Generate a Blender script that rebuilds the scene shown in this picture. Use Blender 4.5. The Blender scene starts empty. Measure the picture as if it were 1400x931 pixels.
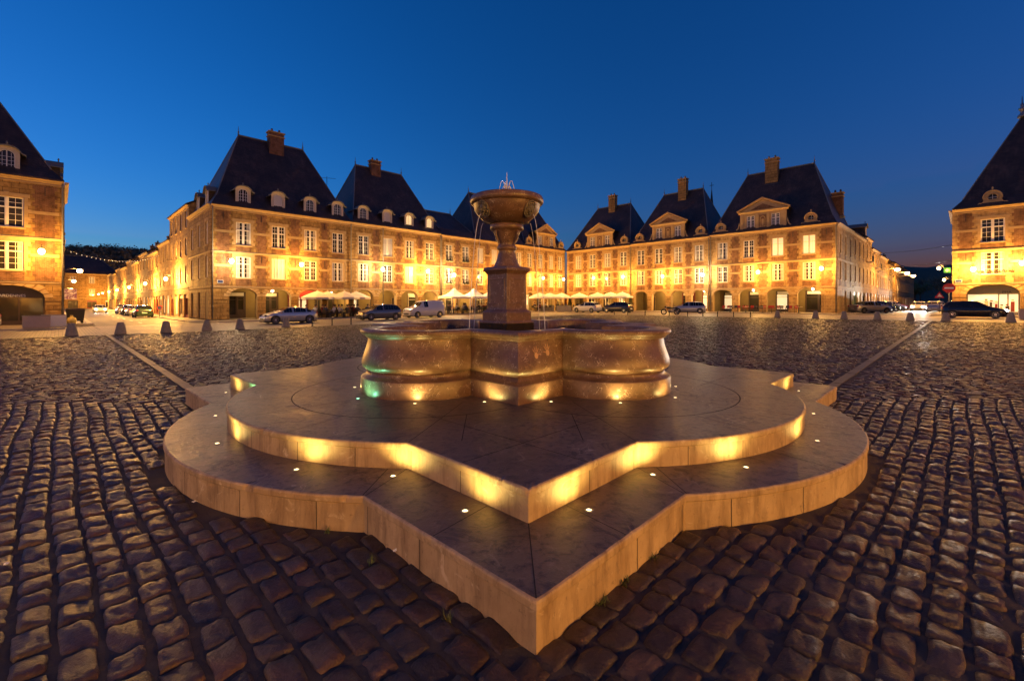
SKY = dict(el=-1.0, rot=-71, air=1.0, dust=0.2, ozone=4.7, hue=.488, sat=1.075, str=1.08)
POWER = 1350; BACKP = (1700, 6300)
import bpy, bmesh, math, random
import numpy as np
from mathutils import Matrix, Vector
R = math.radians
PI = math.pi
rnd = random.Random(7)
S2 = math.sqrt(0.5)
sc = bpy.context.scene
COL = sc.collection

# ------------------------------------------------------------------ materials
def new_mat(name):
    m = bpy.data.materials.new(name); m.use_nodes = True
    nt = m.node_tree; nt.nodes.clear()
    out = nt.nodes.new('ShaderNodeOutputMaterial')
    b = nt.nodes.new('ShaderNodeBsdfPrincipled')
    nt.links.new(b.outputs[0], out.inputs[0])
    return m, nt, b, out

def N(nt, t, **kw):
    n = nt.nodes.new(t)
    for k, v in kw.items():
        if k.startswith('i_'):
            n.inputs[int(k[2:]) if k[2:].isdigit() else k[2:].replace('_', ' ')].default_value = v
        else:
            setattr(n, k, v)
    return n

def mixc(nt, fac, a, b, blend='MIX'):
    n = nt.nodes.new('ShaderNodeMix'); n.data_type = 'RGBA'; n.blend_type = blend
    for sock, val in ((n.inputs[0], fac), (n.inputs[6], a), (n.inputs[7], b)):
        if hasattr(val, 'is_output') or isinstance(val, bpy.types.NodeSocket):
            nt.links.new(val, sock)
        elif isinstance(val, (int, float)):
            sock.default_value = val
        else:
            sock.default_value = (*val, 1.0)
    return n.outputs[2]

def ramp(nt, src, a, b, ca=(0, 0, 0), cb=(1, 1, 1)):
    n = nt.nodes.new('ShaderNodeValToRGB')
    n.color_ramp.elements[0].position = a; n.color_ramp.elements[1].position = b
    n.color_ramp.elements[0].color = (*ca, 1); n.color_ramp.elements[1].color = (*cb, 1)
    nt.links.new(src, n.inputs[0]); return n.outputs[0]

def noise(nt, co, scale, detail=5, rough=.6, dist=0):
    n = N(nt, 'ShaderNodeTexNoise'); n.inputs['Scale'].default_value = scale
    n.inputs['Detail'].default_value = detail; n.inputs['Roughness'].default_value = rough
    n.inputs['Distortion'].default_value = dist
    nt.links.new(co, n.inputs['Vector']); return n.outputs[0]

def bump(nt, b, src, strength, dist, prev=None):
    n = N(nt, 'ShaderNodeBump'); n.inputs['Strength'].default_value = strength
    n.inputs['Distance'].default_value = dist
    nt.links.new(src, n.inputs['Height'])
    if prev is not None: nt.links.new(prev, n.inputs['Normal'])
    nt.links.new(n.outputs[0], b.inputs['Normal']); return n.outputs[0]

def plain(name, col, rough=.5, metal=0., var=.18, scale=6., bmp=.0, coat=0., emis=None, estr=0.):
    m, nt, b, o = new_mat(name)
    tc = N(nt, 'ShaderNodeTexCoord')
    nz = noise(nt, tc.outputs['Object'], scale)
    c = mixc(nt, nz, [x*(1-var) for x in col], [min(1, x*(1+var)) for x in col])
    nt.links.new(c, b.inputs['Base Color'])
    b.inputs['Roughness'].default_value = rough; b.inputs['Metallic'].default_value = metal
    b.inputs['Coat Weight'].default_value = coat
    if bmp: bump(nt, b, noise(nt, tc.outputs['Object'], scale*5), bmp, .01)
    if emis:
        b.inputs['Emission Color'].default_value = (*emis, 1); b.inputs['Emission Strength'].default_value = estr
    return m

def emit(name, col, s):
    m, nt, b, o = new_mat(name)
    b.inputs['Base Color'].default_value = (.8, .8, .8, 1)
    b.inputs['Emission Color'].default_value = (*col, 1); b.inputs['Emission Strength'].default_value = s
    return m

def masonry(name, c1, c2, mortar, bw, bh, msize, rough=.8, stain=.35, bmp=.5):
    """Courses in the wall plane (along x+y, up z), with staining."""
    m, nt, b, o = new_mat(name)
    tc = N(nt, 'ShaderNodeTexCoord'); sp = N(nt, 'ShaderNodeSeparateXYZ'); cb = N(nt, 'ShaderNodeCombineXYZ')
    nt.links.new(tc.outputs['Object'], sp.inputs[0])
    ad = N(nt, 'ShaderNodeMath', operation='ADD'); nt.links.new(sp.outputs[0], ad.inputs[0]); nt.links.new(sp.outputs[1], ad.inputs[1])
    nt.links.new(ad.outputs[0], cb.inputs[0]); nt.links.new(sp.outputs[2], cb.inputs[1])
    br = N(nt, 'ShaderNodeTexBrick')
    br.inputs['Color1'].default_value = (*c1, 1); br.inputs['Color2'].default_value = (*c2, 1); br.inputs['Mortar'].default_value = (*mortar, 1)
    br.inputs['Scale'].default_value = 1; br.inputs['Mortar Size'].default_value = msize
    br.inputs['Brick Width'].default_value = bw; br.inputs['Row Height'].default_value = bh
    nt.links.new(cb.outputs[0], br.inputs['Vector'])
    n1 = noise(nt, tc.outputs['Object'], .8, 8, .65, .3)
    n2 = noise(nt, tc.outputs['Object'], 5, 6, .7)
    c = mixc(nt, ramp(nt, n1, .35, .7), br.outputs[0], [x*.62 for x in c1], 'MIX') if False else br.outputs[0]
    st = ramp(nt, n1, .42, .72); 
    dark = mixc(nt, 1.0, c, (1-stain, 1-stain*1.02, 1-stain*1.05), 'MULTIPLY')
    c = mixc(nt, st, c, dark)
    c = mixc(nt, ramp(nt, n2, .3, .75), c, mixc(nt, 1.0, c, (1.22, 1.2, 1.15), 'MULTIPLY'))
    mp = N(nt, 'ShaderNodeMapping'); mp.inputs['Scale'].default_value = (1.6, 1.6, .22); nt.links.new(tc.outputs['Object'], mp.inputs[0])
    n4 = noise(nt, mp.outputs[0], 1.3, 8, .7)
    c = mixc(nt, ramp(nt, n4, .50, .75), c, mixc(nt, 1.0, c, (.42, .40, .40), 'MULTIPLY'))
    n5 = noise(nt, tc.outputs['Object'], 2.2, 4, .6)
    c = mixc(nt, ramp(nt, n5, .50, .60), c, mixc(nt, 1.0, c, (.72, .68, .62), 'MULTIPLY'))
    nt.links.new(c, b.inputs['Base Color'])
    b.inputs['Roughness'].default_value = rough
    b.inputs['Specular IOR Level'].default_value = .25
    p = bump(nt, b, br.outputs[1], bmp, -.012)
    bump(nt, b, n2, .35, .02, p)
    return m

def lampglass(name, col, s):
    """clear lantern glass filled with glow: lets the lamp inside shine out"""
    m, nt, b, o = new_mat(name); nt.nodes.remove(b)
    t = N(nt, 'ShaderNodeBsdfTransparent'); e = N(nt, 'ShaderNodeEmission'); ad = N(nt, 'ShaderNodeAddShader')
    e.inputs[0].default_value = (*col, 1); e.inputs[1].default_value = s
    nt.links.new(t.outputs[0], ad.inputs[0]); nt.links.new(e.outputs[0], ad.inputs[1]); nt.links.new(ad.outputs[0], o.inputs[0])
    return m
M = {}
M['stone'] = masonry('ochre_stone', (.40, .25, .088), (.29, .18, .065), (.12, .07, .028), .85, .36, .016)
M['stone_pale'] = masonry('pale_stone', (.46, .31, .13), (.36, .235, .10), (.17, .105, .05), .9, .40, .012, stain=.35)
M['brick'] = masonry('red_brick', (.25, .115, .058), (.17, .075, .04), (.25, .165, .09), .24, .075, .012, stain=.5)
M['trim'] = plain('carved_stone', (.43, .295, .135), .8, var=.35, scale=2.5, bmp=.25)
M['plaster'] = plain('ochre_plaster', (.52, .40, .17), .85, var=.2, scale=1.2, bmp=.1)
M['white'] = plain('white_paint', (.75, .72, .66), .45, var=.08)
M['cream'] = plain('cream_paint', (.62, .53, .38), .5, var=.12)
M['darkwood'] = plain('dark_wood', (.06, .035, .022), .5, var=.3)
M['redwood'] = plain('red_painted_wood', (.17, .022, .015), .45, var=.2)
M['black'] = plain('black_metal', (.02, .019, .018), .45, var=.2)
M['zinc'] = plain('zinc', (.22, .22, .23), .4, metal=.6, var=.2)
M['lead'] = plain('lead_grey', (.16, .155, .15), .55, var=.25)
M['chimney'] = masonry('chimney_brick', (.22, .10, .06), (.17, .08, .05), (.2, .15, .1), .24, .08, .01)
M['concrete'] = plain('grey_concrete', (.27, .235, .19), .8, var=.35, scale=8, bmp=.2)
M['rubber'] = plain('tyre_rubber', (.018, .018, .018), .8)
M['chrome'] = plain('alloy', (.55, .55, .56), .25, metal=.9, var=.05)
M['canvas'] = plain('cream_canvas', (.74, .66, .50), .85, var=.08)
M['canvas_white'] = plain('white_canvas', (.82, .80, .74), .85, var=.06)
M['curtain'] = plain('pale_curtain', (.55, .50, .42), .9, var=.2)
M['red_fabric'] = plain('red_fabric', (.42, .025, .02), .8)
M['foliage'] = plain('leaf_green', (.07, .10, .025), .6, var=.5, scale=20)
M['bark'] = plain('bark', (.09, .06, .04), .9, var=.3)
M['skin'] = plain('skin', (.50, .32, .23), .55, var=.08)
M['hair'] = plain('hair', (.04, .025, .017), .6)
M['denim'] = plain('denim', (.04, .05, .085), .85)
M['cloth_dark'] = plain('dark_cloth', (.03, .03, .034), .85)
M['cloth_white'] = plain('white_cloth', (.6, .57, .53), .85)
M['cloth_red'] = plain('maroon_cloth', (.22, .035, .03), .85)
M['amber'] = lampglass('sodium_lamp_glass', (1, .62, .25), 12)
M['warmwhite'] = lampglass('white_lamp_glass', (1, .80, .58), 12)
M['litpane'] = emit('lit_window_glass', (1, .62, .22), 1.1)
M['litshop'] = emit('lit_shop_glass', (1, .72, .36), .85)
M['headlamp'] = emit('headlamp_glass', (1, .92, .8), 60)
M['tail'] = plain('tail_lamp', (.35, .01, .008), .3)
M['tail_on'] = emit('lit_tail_lamp', (1, .03, .01), 6)
M['lensY'] = emit('uplight_lens', (1, .80, .36), 3.2)
M['lensG'] = emit('green_uplight_lens', (.25, 1, .55), 4)
M['green_sign'] = emit('green_sign_glow', (.05, 1, .25), 8)
M['bulb'] = emit('string_bulb', (1, .75, .45), .9)
M['signred'] = plain('sign_red', (.55, .02, .02), .4, var=.05)
M['signwhite'] = plain('sign_white', (.8, .8, .78), .4, var=.03)

def glass(name, base, rough=.06):
    m, nt, b, o = new_mat(name)
    tc = N(nt, 'ShaderNodeTexCoord')
    nz = noise(nt, tc.outputs['Object'], .9, 2)
    nt.links.new(mixc(nt, nz, [x*.5 for x in base], [x*1.7 for x in base]), b.inputs['Base Color'])
    b.inputs['Roughness'].default_value = rough; b.inputs['IOR'].default_value = 1.5
    bump(nt, b, nz, .06, .05)
    return m
M['glass'] = glass('window_glass', (.03, .026, .02))
M['carglass'] = glass('car_glass', (.012, .013, .014), .03)

def slate():
    m, nt, b, o = new_mat('slate')
    tc = N(nt, 'ShaderNodeTexCoord'); sp = N(nt, 'ShaderNodeSeparateXYZ'); cb = N(nt, 'ShaderNodeCombineXYZ')
    nt.links.new(tc.outputs['Object'], sp.inputs[0])
    ad = N(nt, 'ShaderNodeMath', operation='ADD'); nt.links.new(sp.outputs[0], ad.inputs[0]); nt.links.new(sp.outputs[1], ad.inputs[1])
    nt.links.new(ad.outputs[0], cb.inputs[0]); nt.links.new(sp.outputs[2], cb.inputs[1])
    br = N(nt, 'ShaderNodeTexBrick')
    br.inputs['Color1'].default_value = (.040, .030, .028, 1); br.inputs['Color2'].default_value = (.026, .021, .021, 1); br.inputs['Mortar'].default_value = (.010, .008, .008, 1)
    br.inputs['Scale'].default_value = 1; br.inputs['Mortar Size'].default_value = .012; br.inputs['Brick Width'].default_value = .28; br.inputs['Row Height'].default_value = .2
    nt.links.new(cb.outputs[0], br.inputs['Vector'])
    n1 = noise(nt, tc.outputs['Object'], .5, 7, .65)
    c = mixc(nt, ramp(nt, n1, .4, .7), br.outputs[0], mixc(nt, 1., br.outputs[0], (2.0, 1.7, 1.5), 'MULTIPLY'))
    mp = N(nt, 'ShaderNodeMapping'); mp.inputs['Scale'].default_value = (1.2, 1.2, .15); nt.links.new(tc.outputs['Object'], mp.inputs[0])
    c = mixc(nt, ramp(nt, noise(nt, mp.outputs[0], 1.2, 7, .7), .5, .7), c, mixc(nt, 1., c, (2.1, 1.9, 1.8), 'MULTIPLY'))
    nt.links.new(c, b.inputs['Base Color'])
    b.inputs['Roughness'].default_value = .5; b.inputs['Specular IOR Level'].default_value = .35
    p = bump(nt, b, br.outputs[1], .5, -.01)
    bump(nt, b, noise(nt, tc.outputs['Object'], 9), .25, .02, p)
    return m
M['slate'] = slate()

def steptop():
    m, nt, b, o = new_mat('worn_step_stone')
    tc = N(nt, 'ShaderNodeTexCoord'); co = tc.outputs['Object']
    n1 = noise(nt, co, 1.1, 8, .65, .5); n2 = noise(nt, co, 14, 6, .7); n3 = noise(nt, co, 60, 3, .6)
    c = mixc(nt, ramp(nt, n1, .35, .68), (.105, .072, .047), (.195, .138, .092))
    c = mixc(nt, ramp(nt, n2, .50, .66), c, (.045, .032, .026))
    n6 = noise(nt, co, 4.5, 7, .7, 1.0)
    c = mixc(nt, ramp(nt, n6, .55, .62), c, (.055, .036, .028))
    c = mixc(nt, ramp(nt, n6, .30, .42, (1, 1, 1), (0, 0, 0)), c, (.22, .165, .12))
    vo = N(nt, 'ShaderNodeTexVoronoi', feature='DISTANCE_TO_EDGE'); vo.inputs['Scale'].default_value = 1.6
    mp = N(nt, 'ShaderNodeVectorMath', operation='ADD'); nt.links.new(co, mp.inputs[0])
    dn = N(nt, 'ShaderNodeTexNoise'); dn.inputs['Scale'].default_value = 3; nt.links.new(co, dn.inputs['Vector'])
    nt.links.new(dn.outputs[1], mp.inputs[1]); nt.links.new(mp.outputs[0], vo.inputs['Vector'])
    vein = ramp(nt, vo.outputs[0], .0, .012, (1, 1, 1), (0, 0, 0))
    vm = N(nt, 'ShaderNodeMath', operation='MULTIPLY'); nt.links.new(vein, vm.inputs[0]); nt.links.new(ramp(nt, n1, .52, .6), vm.inputs[1])
    c = mixc(nt, vm.outputs[0], c, (.34, .28, .22))
    nt.links.new(c, b.inputs['Base Color'])
    rr = N(nt, 'ShaderNodeMapRange'); rr.inputs['To Min'].default_value = .20; rr.inputs['To Max'].default_value = .62
    nt.links.new(n1, rr.inputs[0]); nt.links.new(rr.outputs[0], b.inputs['Roughness'])
    p = bump(nt, b, n2, .45, .010); p = bump(nt, b, n6, .35, .02, p); bump(nt, b, n3, .35, .004, p)
    return m
M['steptop'] = steptop()

def riser():
    m, nt, b, o = new_mat('pale_riser_stone')
    tc = N(nt, 'ShaderNodeTexCoord'); co = tc.outputs['Object']
    mp = N(nt, 'ShaderNodeMapping'); mp.inputs['Scale'].default_value = (5, 5, .8); nt.links.new(co, mp.inputs[0])
    n1 = noise(nt, co, 2.2, 8, .65); n2 = noise(nt, mp.outputs[0], 2, 7, .7); n3 = noise(nt, co, 30, 4, .65)
    c = mixc(nt, ramp(nt, n1, .35, .7), (.36, .25, .135), (.52, .38, .22))
    c = mixc(nt, ramp(nt, n2, .46, .70), c, (.21, .135, .072))
    c = mixc(nt, ramp(nt, n3, .62, .74), c, (.22, .15, .085))
    n6 = noise(nt, co, 6, 6, .7, 1.); c = mixc(nt, ramp(nt, n6, .58, .72), c, (.20, .135, .08)); c = mixc(nt, ramp(nt, n6, .28, .40, (1, 1, 1), (0, 0, 0)), c, (.60, .48, .32))
    nt.links.new(c, b.inputs['Base Color']); b.inputs['Roughness'].default_value = .62
    p = bump(nt, b, n3, .3, .006); bump(nt, b, n1, .3, .02, p)
    return m
M['riser'] = riser()
M['joint'] = plain('dark_joint', (.025, .019, .015), .8)

def marble():
    m, nt, b, o = new_mat('red_brown_marble')
    tc = N(nt, 'ShaderNodeTexCoord'); co = tc.outputs['Object']
    n1 = noise(nt, co, 2.5, 8, .65, .6); n2 = noise(nt, co, 20, 5, .65); n3 = noise(nt, co, 7, 6, .6, 1.2)
    c = mixc(nt, ramp(nt, n1, .3, .7), (.085, .046, .029), (.17, .098, .062))
    c = mixc(nt, ramp(nt, n3, .55, .75), c, (.22, .135, .09))
    c = mixc(nt, ramp(nt, n2, .58, .7), c, (.060, .030, .024))
    # pale scratches and calcite flecks
    vo = N(nt, 'ShaderNodeTexVoronoi', feature='DISTANCE_TO_EDGE'); vo.inputs['Scale'].default_value = 5
    mp = N(nt, 'ShaderNodeVectorMath', operation='ADD'); nt.links.new(co, mp.inputs[0])
    dn = N(nt, 'ShaderNodeTexNoise'); dn.inputs['Scale'].default_value = 6; nt.links.new(co, dn.inputs['Vector'])
    nt.links.new(dn.outputs[1], mp.inputs[1]); nt.links.new(mp.outputs[0], vo.inputs['Vector'])
    vein = ramp(nt, vo.outputs[0], .0, .02, (1, 1, 1), (0, 0, 0))
    gate = ramp(nt, noise(nt, co, 9, 4, .6), .50, .56)
    vm = N(nt, 'ShaderNodeMath', operation='MULTIPLY'); nt.links.new(vein, vm.inputs[0]); nt.links.new(gate, vm.inputs[1])
    c = mixc(nt, vm.outputs[0], c, (.60, .50, .42))
    nt.links.new(c, b.inputs['Base Color'])
    rr = N(nt, 'ShaderNodeMapRange'); rr.inputs['To Min'].default_value = .26; rr.inputs['To Max'].default_value = .55
    nt.links.new(n1, rr.inputs[0]); nt.links.new(rr.outputs[0], b.inputs['Roughness'])
    p = bump(nt, b, n2, .12, .004); bump(nt, b, noise(nt, co, 90, 2), .1, .002, p)
    return m
M['marble'] = marble()
M['handpaint'] = plain('faded_hand_paint', (.42, .24, .14), .6)
M['mask'] = plain('weathered_bronze', (.13, .11, .075), .55, var=.4, scale=30, bmp=.4)

def water():
    m, nt, b, o = new_mat('dark_water')
    tc = N(nt, 'ShaderNodeTexCoord')
    b.inputs['Base Color'].default_value = (.014, .014, .016, 1); b.inputs['Roughness'].default_value = .05; b.inputs['IOR'].default_value = 1.33
    bump(nt, b, noise(nt, tc.outputs['Object'], 7, 4, .5), .35, .03)
    return m
M['water'] = water()
def jet():
    m, nt, b, o = new_mat('falling_water')
    b.inputs['Base Color'].default_value = (.80, .82, .9, 1); b.inputs['Roughness'].default_value = .25
    b.inputs['Alpha'].default_value = .7
    return m
M['jet'] = jet()

def cobble_mat():
    m, nt, b, o = new_mat('cobblestone')
    tc = N(nt, 'ShaderNodeTexCoord'); co = tc.outputs['Object']
    at = N(nt, 'ShaderNodeAttribute', attribute_name='tone')
    n1 = noise(nt, co, 9, 7, .7, .4); n2 = noise(nt, co, 45, 5, .7)
    c = mixc(nt, at.outputs['Fac'], (.034, .023, .0165), (.102, .070, .047))
    c = mixc(nt, ramp(nt, noise(nt, co, 3.1, 2, .5), .45, .62), c, mixc(nt, 1., c, (1.15, .86, .72), 'MULTIPLY'))
    c = mixc(nt, ramp(nt, n1, .4, .7), c, mixc(nt, 1., c, (.55, .55, .58), 'MULTIPLY'))
    c = mixc(nt, ramp(nt, n2, .6, .75), c, mixc(nt, 1., c, (1.6, 1.55, 1.5), 'MULTIPLY'))
    nt.links.new(c, b.inputs['Base Color'])
    rr = N(nt, 'ShaderNodeMapRange'); rr.inputs['To Min'].default_value = .27; rr.inputs['To Max'].default_value = .58
    nt.links.new(n1, rr.inputs[0]); nt.links.new(rr.outputs[0], b.inputs['Roughness'])
    p = bump(nt, b, n1, .8, .024); p = bump(nt, b, n2, .8, .008, p); bump(nt, b, noise(nt, co, 120, 3, .7), .5, .003, p)
    return m
M['cobble'] = cobble_mat()

def dirt():
    m, nt, b, o = new_mat('sandy_joint_ground')
    tc = N(nt, 'ShaderNodeTexCoord'); co = tc.outputs['Object']
    n1 = noise(nt, co, 5, 8, .7); n2 = noise(nt, co, 60, 4, .7)
    nt.links.new(mixc(nt, n1, (.028, .022, .020), (.078, .061, .054)), b.inputs['Base Color'])
    b.inputs['Roughness'].default_value = .9
    p = bump(nt, b, n2, .6, .01); bump(nt, b, n1, .4, .03, p)
    return m
M['dirt'] = dirt()
def setts(name, c1, c2, w, h, rot, rough=.55):
    m, nt, b, o = new_mat(name)
    tc = N(nt, 'ShaderNodeTexCoord'); mp = N(nt, 'ShaderNodeMapping'); mp.inputs['Rotation'].default_value = (0, 0, R(rot))
    nt.links.new(tc.outputs['Object'], mp.inputs[0])
    br = N(nt, 'ShaderNodeTexBrick'); br.inputs['Color1'].default_value = (*c1, 1); br.inputs['Color2'].default_value = (*c2, 1)
    br.inputs['Mortar'].default_value = (*[x*.45 for x in c1], 1); br.inputs['Scale'].default_value = 1
    br.inputs['Mortar Size'].default_value = .012; br.inputs['Brick Width'].default_value = w; br.inputs['Row Height'].default_value = h
    nt.links.new(mp.outputs[0], br.inputs['Vector'])
    n1 = noise(nt, tc.outputs['Object'], 1.5, 7, .65)
    c = mixc(nt, n1, br.outputs[0], mixc(nt, 1., br.outputs[0], (.6, .6, .6), 'MULTIPLY'))
    nt.links.new(c, b.inputs['Base Color']); b.inputs['Roughness'].default_value = rough
    p = bump(nt, b, br.outputs[1], .5, -.01); bump(nt, b, noise(nt, tc.outputs['Object'], 12), .3, .02, p)
    return m
M['pavers'] = setts('pale_pavers', (.33, .27, .20), (.27, .22, .165), .3, .15, 45)
M['pavement'] = setts('pavement_slabs', (.36, .30, .22), (.31, .26, .19), .6, .45, 45)
M['plaster'] = plain('ochre_plaster', (.26, .18, .065), .85, var=.3, scale=1.2, bmp=.1)
M['kerb'] = plain('kerb_stone', (.42, .36, .28), .7, var=.2, scale=3, bmp=.2)
M['asphalt'] = plain('asphalt', (.085, .075, .065), .6, var=.3, scale=3, bmp=.3)
M['roadpaint'] = plain('road_paint', (.75, .72, .66), .6, var=.1)
M['hill'] = plain('hillside', (.08, .06, .035), .9, var=.5, scale=.08)
M['woods'] = plain('dark_foliage', (.15, .12, .065), .8, var=.5, scale=.5)

# ------------------------------------------------------------------ mesh builder
class MB:
    def __init__(s):
        s.v = []; s.f = []; s.m = []; s.sm = []; s.T = None; s.mi = 0; s.smooth = False
    def vert(s, p):
        if s.T is not None: p = s.T @ Vector(p)
        s.v.append((p[0], p[1], p[2])); return len(s.v)-1
    def face(s, ids):
        s.f.append(tuple(ids)); s.m.append(s.mi); s.sm.append(s.smooth)
    def poly(s, pts): s.face([s.vert(p) for p in pts])
    def quad(s, a, b, c, d): s.poly((a, b, c, d))
    def box(s, x0, x1, y0, y1, z0, z1, faces='xXyYzZ'):
        i = [s.vert(p) for p in ((x0, y0, z0), (x1, y0, z0), (x1, y1, z0), (x0, y1, z0), (x0, y0, z1), (x1, y0, z1), (x1, y1, z1), (x0, y1, z1))]
        for ch, q in (('z', (3, 2, 1, 0)), ('Z', (4, 5, 6, 7)), ('y', (0, 1, 5, 4)), ('Y', (2, 3, 7, 6)), ('x', (3, 0, 4, 7)), ('X', (1, 2, 6, 5))):
            if ch in faces: s.face([i[k] for k in q])
    def frustum(s, x0, x1, y0, y1, z0, X0, X1, Y0, Y1, z1):
        i = [s.vert(p) for p in ((x0, y0, z0), (x1, y0, z0), (x1, y1, z0), (x0, y1, z0), (X0, Y0, z1), (X1, Y0, z1), (X1, Y1, z1), (X0, Y1, z1))]
        for q in ((3, 2, 1, 0), (4, 5, 6, 7), (0, 1, 5, 4), (2, 3, 7, 6), (3, 0, 4, 7), (1, 2, 6, 5)): s.face([i[k] for k in q])
    def rings(s, rr, closed=True, cap0=True, cap1=True):
        ids = [[s.vert(p) for p in r] for r in rr]
        n = len(rr[0])
        for a, b in zip(ids, ids[1:]):
            for k in range(n if closed else n-1):
                s.face((a[k], a[(k+1) % n], b[(k+1) % n], b[k]))
        sm = s.smooth; s.smooth = False
        if cap0: s.face(ids[0][::-1])
        if cap1: s.face(ids[-1])
        s.smooth = sm
    def lathe(s, prof, n=24, c=(0, 0), cap0=True, cap1=True):
        s.rings([[(c[0]+r*math.cos(2*PI*k/n), c[1]+r*math.sin(2*PI*k/n), z) for k in range(n)] for r, z in prof], True, cap0, cap1)
    def tube(s, pts, rad, n=8, cap=True):
        pts = [Vector(p) for p in pts]; rr = []
        for i, p in enumerate(pts):
            d = (pts[min(i+1, len(pts)-1)] - pts[max(i-1, 0)]).normalized()
            a = d.orthogonal().normalized() if abs(d.z) > .98 else Vector((0, 0, 1)).cross(d).normalized()
            if i and rr_a.dot(a) < 0: a = -a
            rr_a = a; b = d.cross(a); r = rad[i] if isinstance(rad, (list, tuple)) else rad
            rr.append([p + r*(math.cos(2*PI*k/n)*a + math.sin(2*PI*k/n)*b) for k in range(n)])
        s.rings(rr, True, cap, cap)
    def ell(s, c, r, n=12, m=8):
        rr = []
        for j in range(1, m):
            t = PI*j/m
            rr.append([(c[0]+r[0]*math.sin(t)*math.cos(2*PI*k/n), c[1]+r[1]*math.sin(t)*math.sin(2*PI*k/n), c[2]-r[2]*math.cos(t)) for k in range(n)])
        s.rings(rr)
    def mould(s, prof, x0, x1):
        """moulding: profile of (y, z) run along x"""
        a = [s.vert((x0, y, z)) for y, z in prof]; b = [s.vert((x1, y, z)) for y, z in prof]
        for k in range(len(prof)-1): s.face((a[k], b[k], b[k+1], a[k+1]))
        s.face(a); s.face(b[::-1])
    def mesh(s, name, mats, recalc=True):
        me = bpy.data.meshes.new(name)
        me.from_pydata(s.v, [], s.f)
        for m in mats: me.materials.append(M[m] if isinstance(m, str) else m)
        me.polygons.foreach_set('material_index', s.m)
        me.polygons.foreach_set('use_smooth', s.sm)
        if recalc:
            bm = bmesh.new(); bm.from_mesh(me); bmesh.ops.recalc_face_normals(bm, faces=bm.faces); bm.to_mesh(me); bm.free()
        me.update(); return me

def put(name, me, parent=None, loc=(0, 0, 0), rz=0., label=None):
    o = bpy.data.objects.new(name, me); COL.objects.link(o)
    o.location = loc; o.rotation_euler = (0, 0, rz)
    if parent is not None: o.parent = parent
    if label: o['label'] = label
    return o
def part(name, mb, mats, parent, loc=(0, 0, 0), rz=0., label=None, recalc=True):
    return put(name, mb.mesh(name, mats if isinstance(mats, (list, tuple)) else [mats], recalc), parent, loc, rz, label)
def tag(o, label, cat, group=None, kind=None):
    if label: o['label'] = label
    if cat: o['category'] = cat
    if group: o['group'] = group
    if kind: o['kind'] = kind
    return o
def thing(name, label, cat, loc=(0, 0, 0), rz=0., group=None):
    o = bpy.data.objects.new(name, None); COL.objects.link(o); o.empty_display_size = .3
    o.location = loc; o.rotation_euler = (0, 0, rz)
    return tag(o, label, cat, group)
def dup(root, loc, rz, label=None, group=None):
    r = root.copy(); COL.objects.link(r); r.location = loc; r.rotation_euler = (0, 0, rz)
    if label: r['label'] = label
    if group: r['group'] = group
    for ch in list(root.children):
        c = ch.copy(); COL.objects.link(c); c.parent = r
        for g in list(ch.children):
            d = g.copy(); COL.objects.link(d); d.parent = c
    return r

# ------------------------------------------------------------------ the lie of the square
# u runs to the right-hand street, v to the left-hand street; the camera stands at the origin looking between them
def uv(u, v): return ((u-v)*S2, (u+v)*S2)
def gz(x, y):
    u = (x+y)*S2
    return .009*(min(max(u, 5.6), 66)-5.6)
CAM_H, F = 1.7, 620.0
def lamp_light(kind, parent, loc, power, col, radius=.1, **kw):
    l = bpy.data.lights.new('lamp_light', kind); l.energy = power; l.color = col
    l.shadow_soft_size = radius
    for k, v in kw.items(): setattr(l, k, v)
    o = bpy.data.objects.new('lamp_light', l); COL.objects.link(o); o.location = loc
    if parent is not None: o.parent = parent
    return o
SODIUM = (1.0, .46, .085); WARM = (1.0, .64, .30)
# ------------------------------------------------------------------ camera, sky, sun
cam = bpy.data.cameras.new('camera'); co_ = bpy.data.objects.new('camera', cam); COL.objects.link(co_)
co_.location = (0, 0, CAM_H); co_.rotation_euler = (R(90), 0, 0)
cam.sensor_width = 36; cam.lens = 36*F/1400; cam.shift_y = -50.5/1400; cam.clip_start = .05; cam.clip_end = 3000
sc.camera = co_

SUN_EL, SUN_ROT = R(SKY['el']), R(SKY['rot'])
w = bpy.data.worlds.new('World'); sc.world = w; w.use_nodes = True
nt = w.node_tree; nt.nodes.clear()
wo = nt.nodes.new('ShaderNodeOutputWorld'); bg = nt.nodes.new('ShaderNodeBackground'); sky = nt.nodes.new('ShaderNodeTexSky')
sky.sky_type = 'NISHITA'; sky.sun_disc = False; sky.sun_elevation = SUN_EL; sky.sun_rotation = SUN_ROT
sky.air_density = SKY['air']; sky.dust_density = SKY['dust']; sky.ozone_density = SKY['ozone']; sky.altitude = 150
hs = nt.nodes.new('ShaderNodeHueSaturation'); hs.inputs['Hue'].default_value = SKY['hue']; hs.inputs['Saturation'].default_value = SKY['sat']; hs.inputs['Value'].default_value = 1
nt.links.new(sky.outputs[0], hs.inputs['Color']); nt.links.new(hs.outputs[0], bg.inputs[0])
bg.inputs[1].default_value = SKY['str']; nt.links.new(bg.outputs[0], wo.inputs[0])
sl = bpy.data.lights.new('sun', 'SUN'); sl.energy = .015; sl.angle = R(12); sl.color = (.75, .82, 1)
so = bpy.data.objects.new('sun', sl); COL.objects.link(so); so.rotation_euler = (R(75), 0, R(70)); so.location = (-60, 0, 60)
sc.view_settings.view_transform = 'Standard'; sc.view_settings.look = 'None'
sc.view_settings.exposure = 0; sc.view_settings.gamma = 1; sc.view_settings.use_curve_mapping = False
sc.render.engine = 'CYCLES'
cy = sc.cycles
cy.use_denoising = True
try: cy.denoiser = 'OPENIMAGEDENOISE'
except Exception: pass
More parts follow.
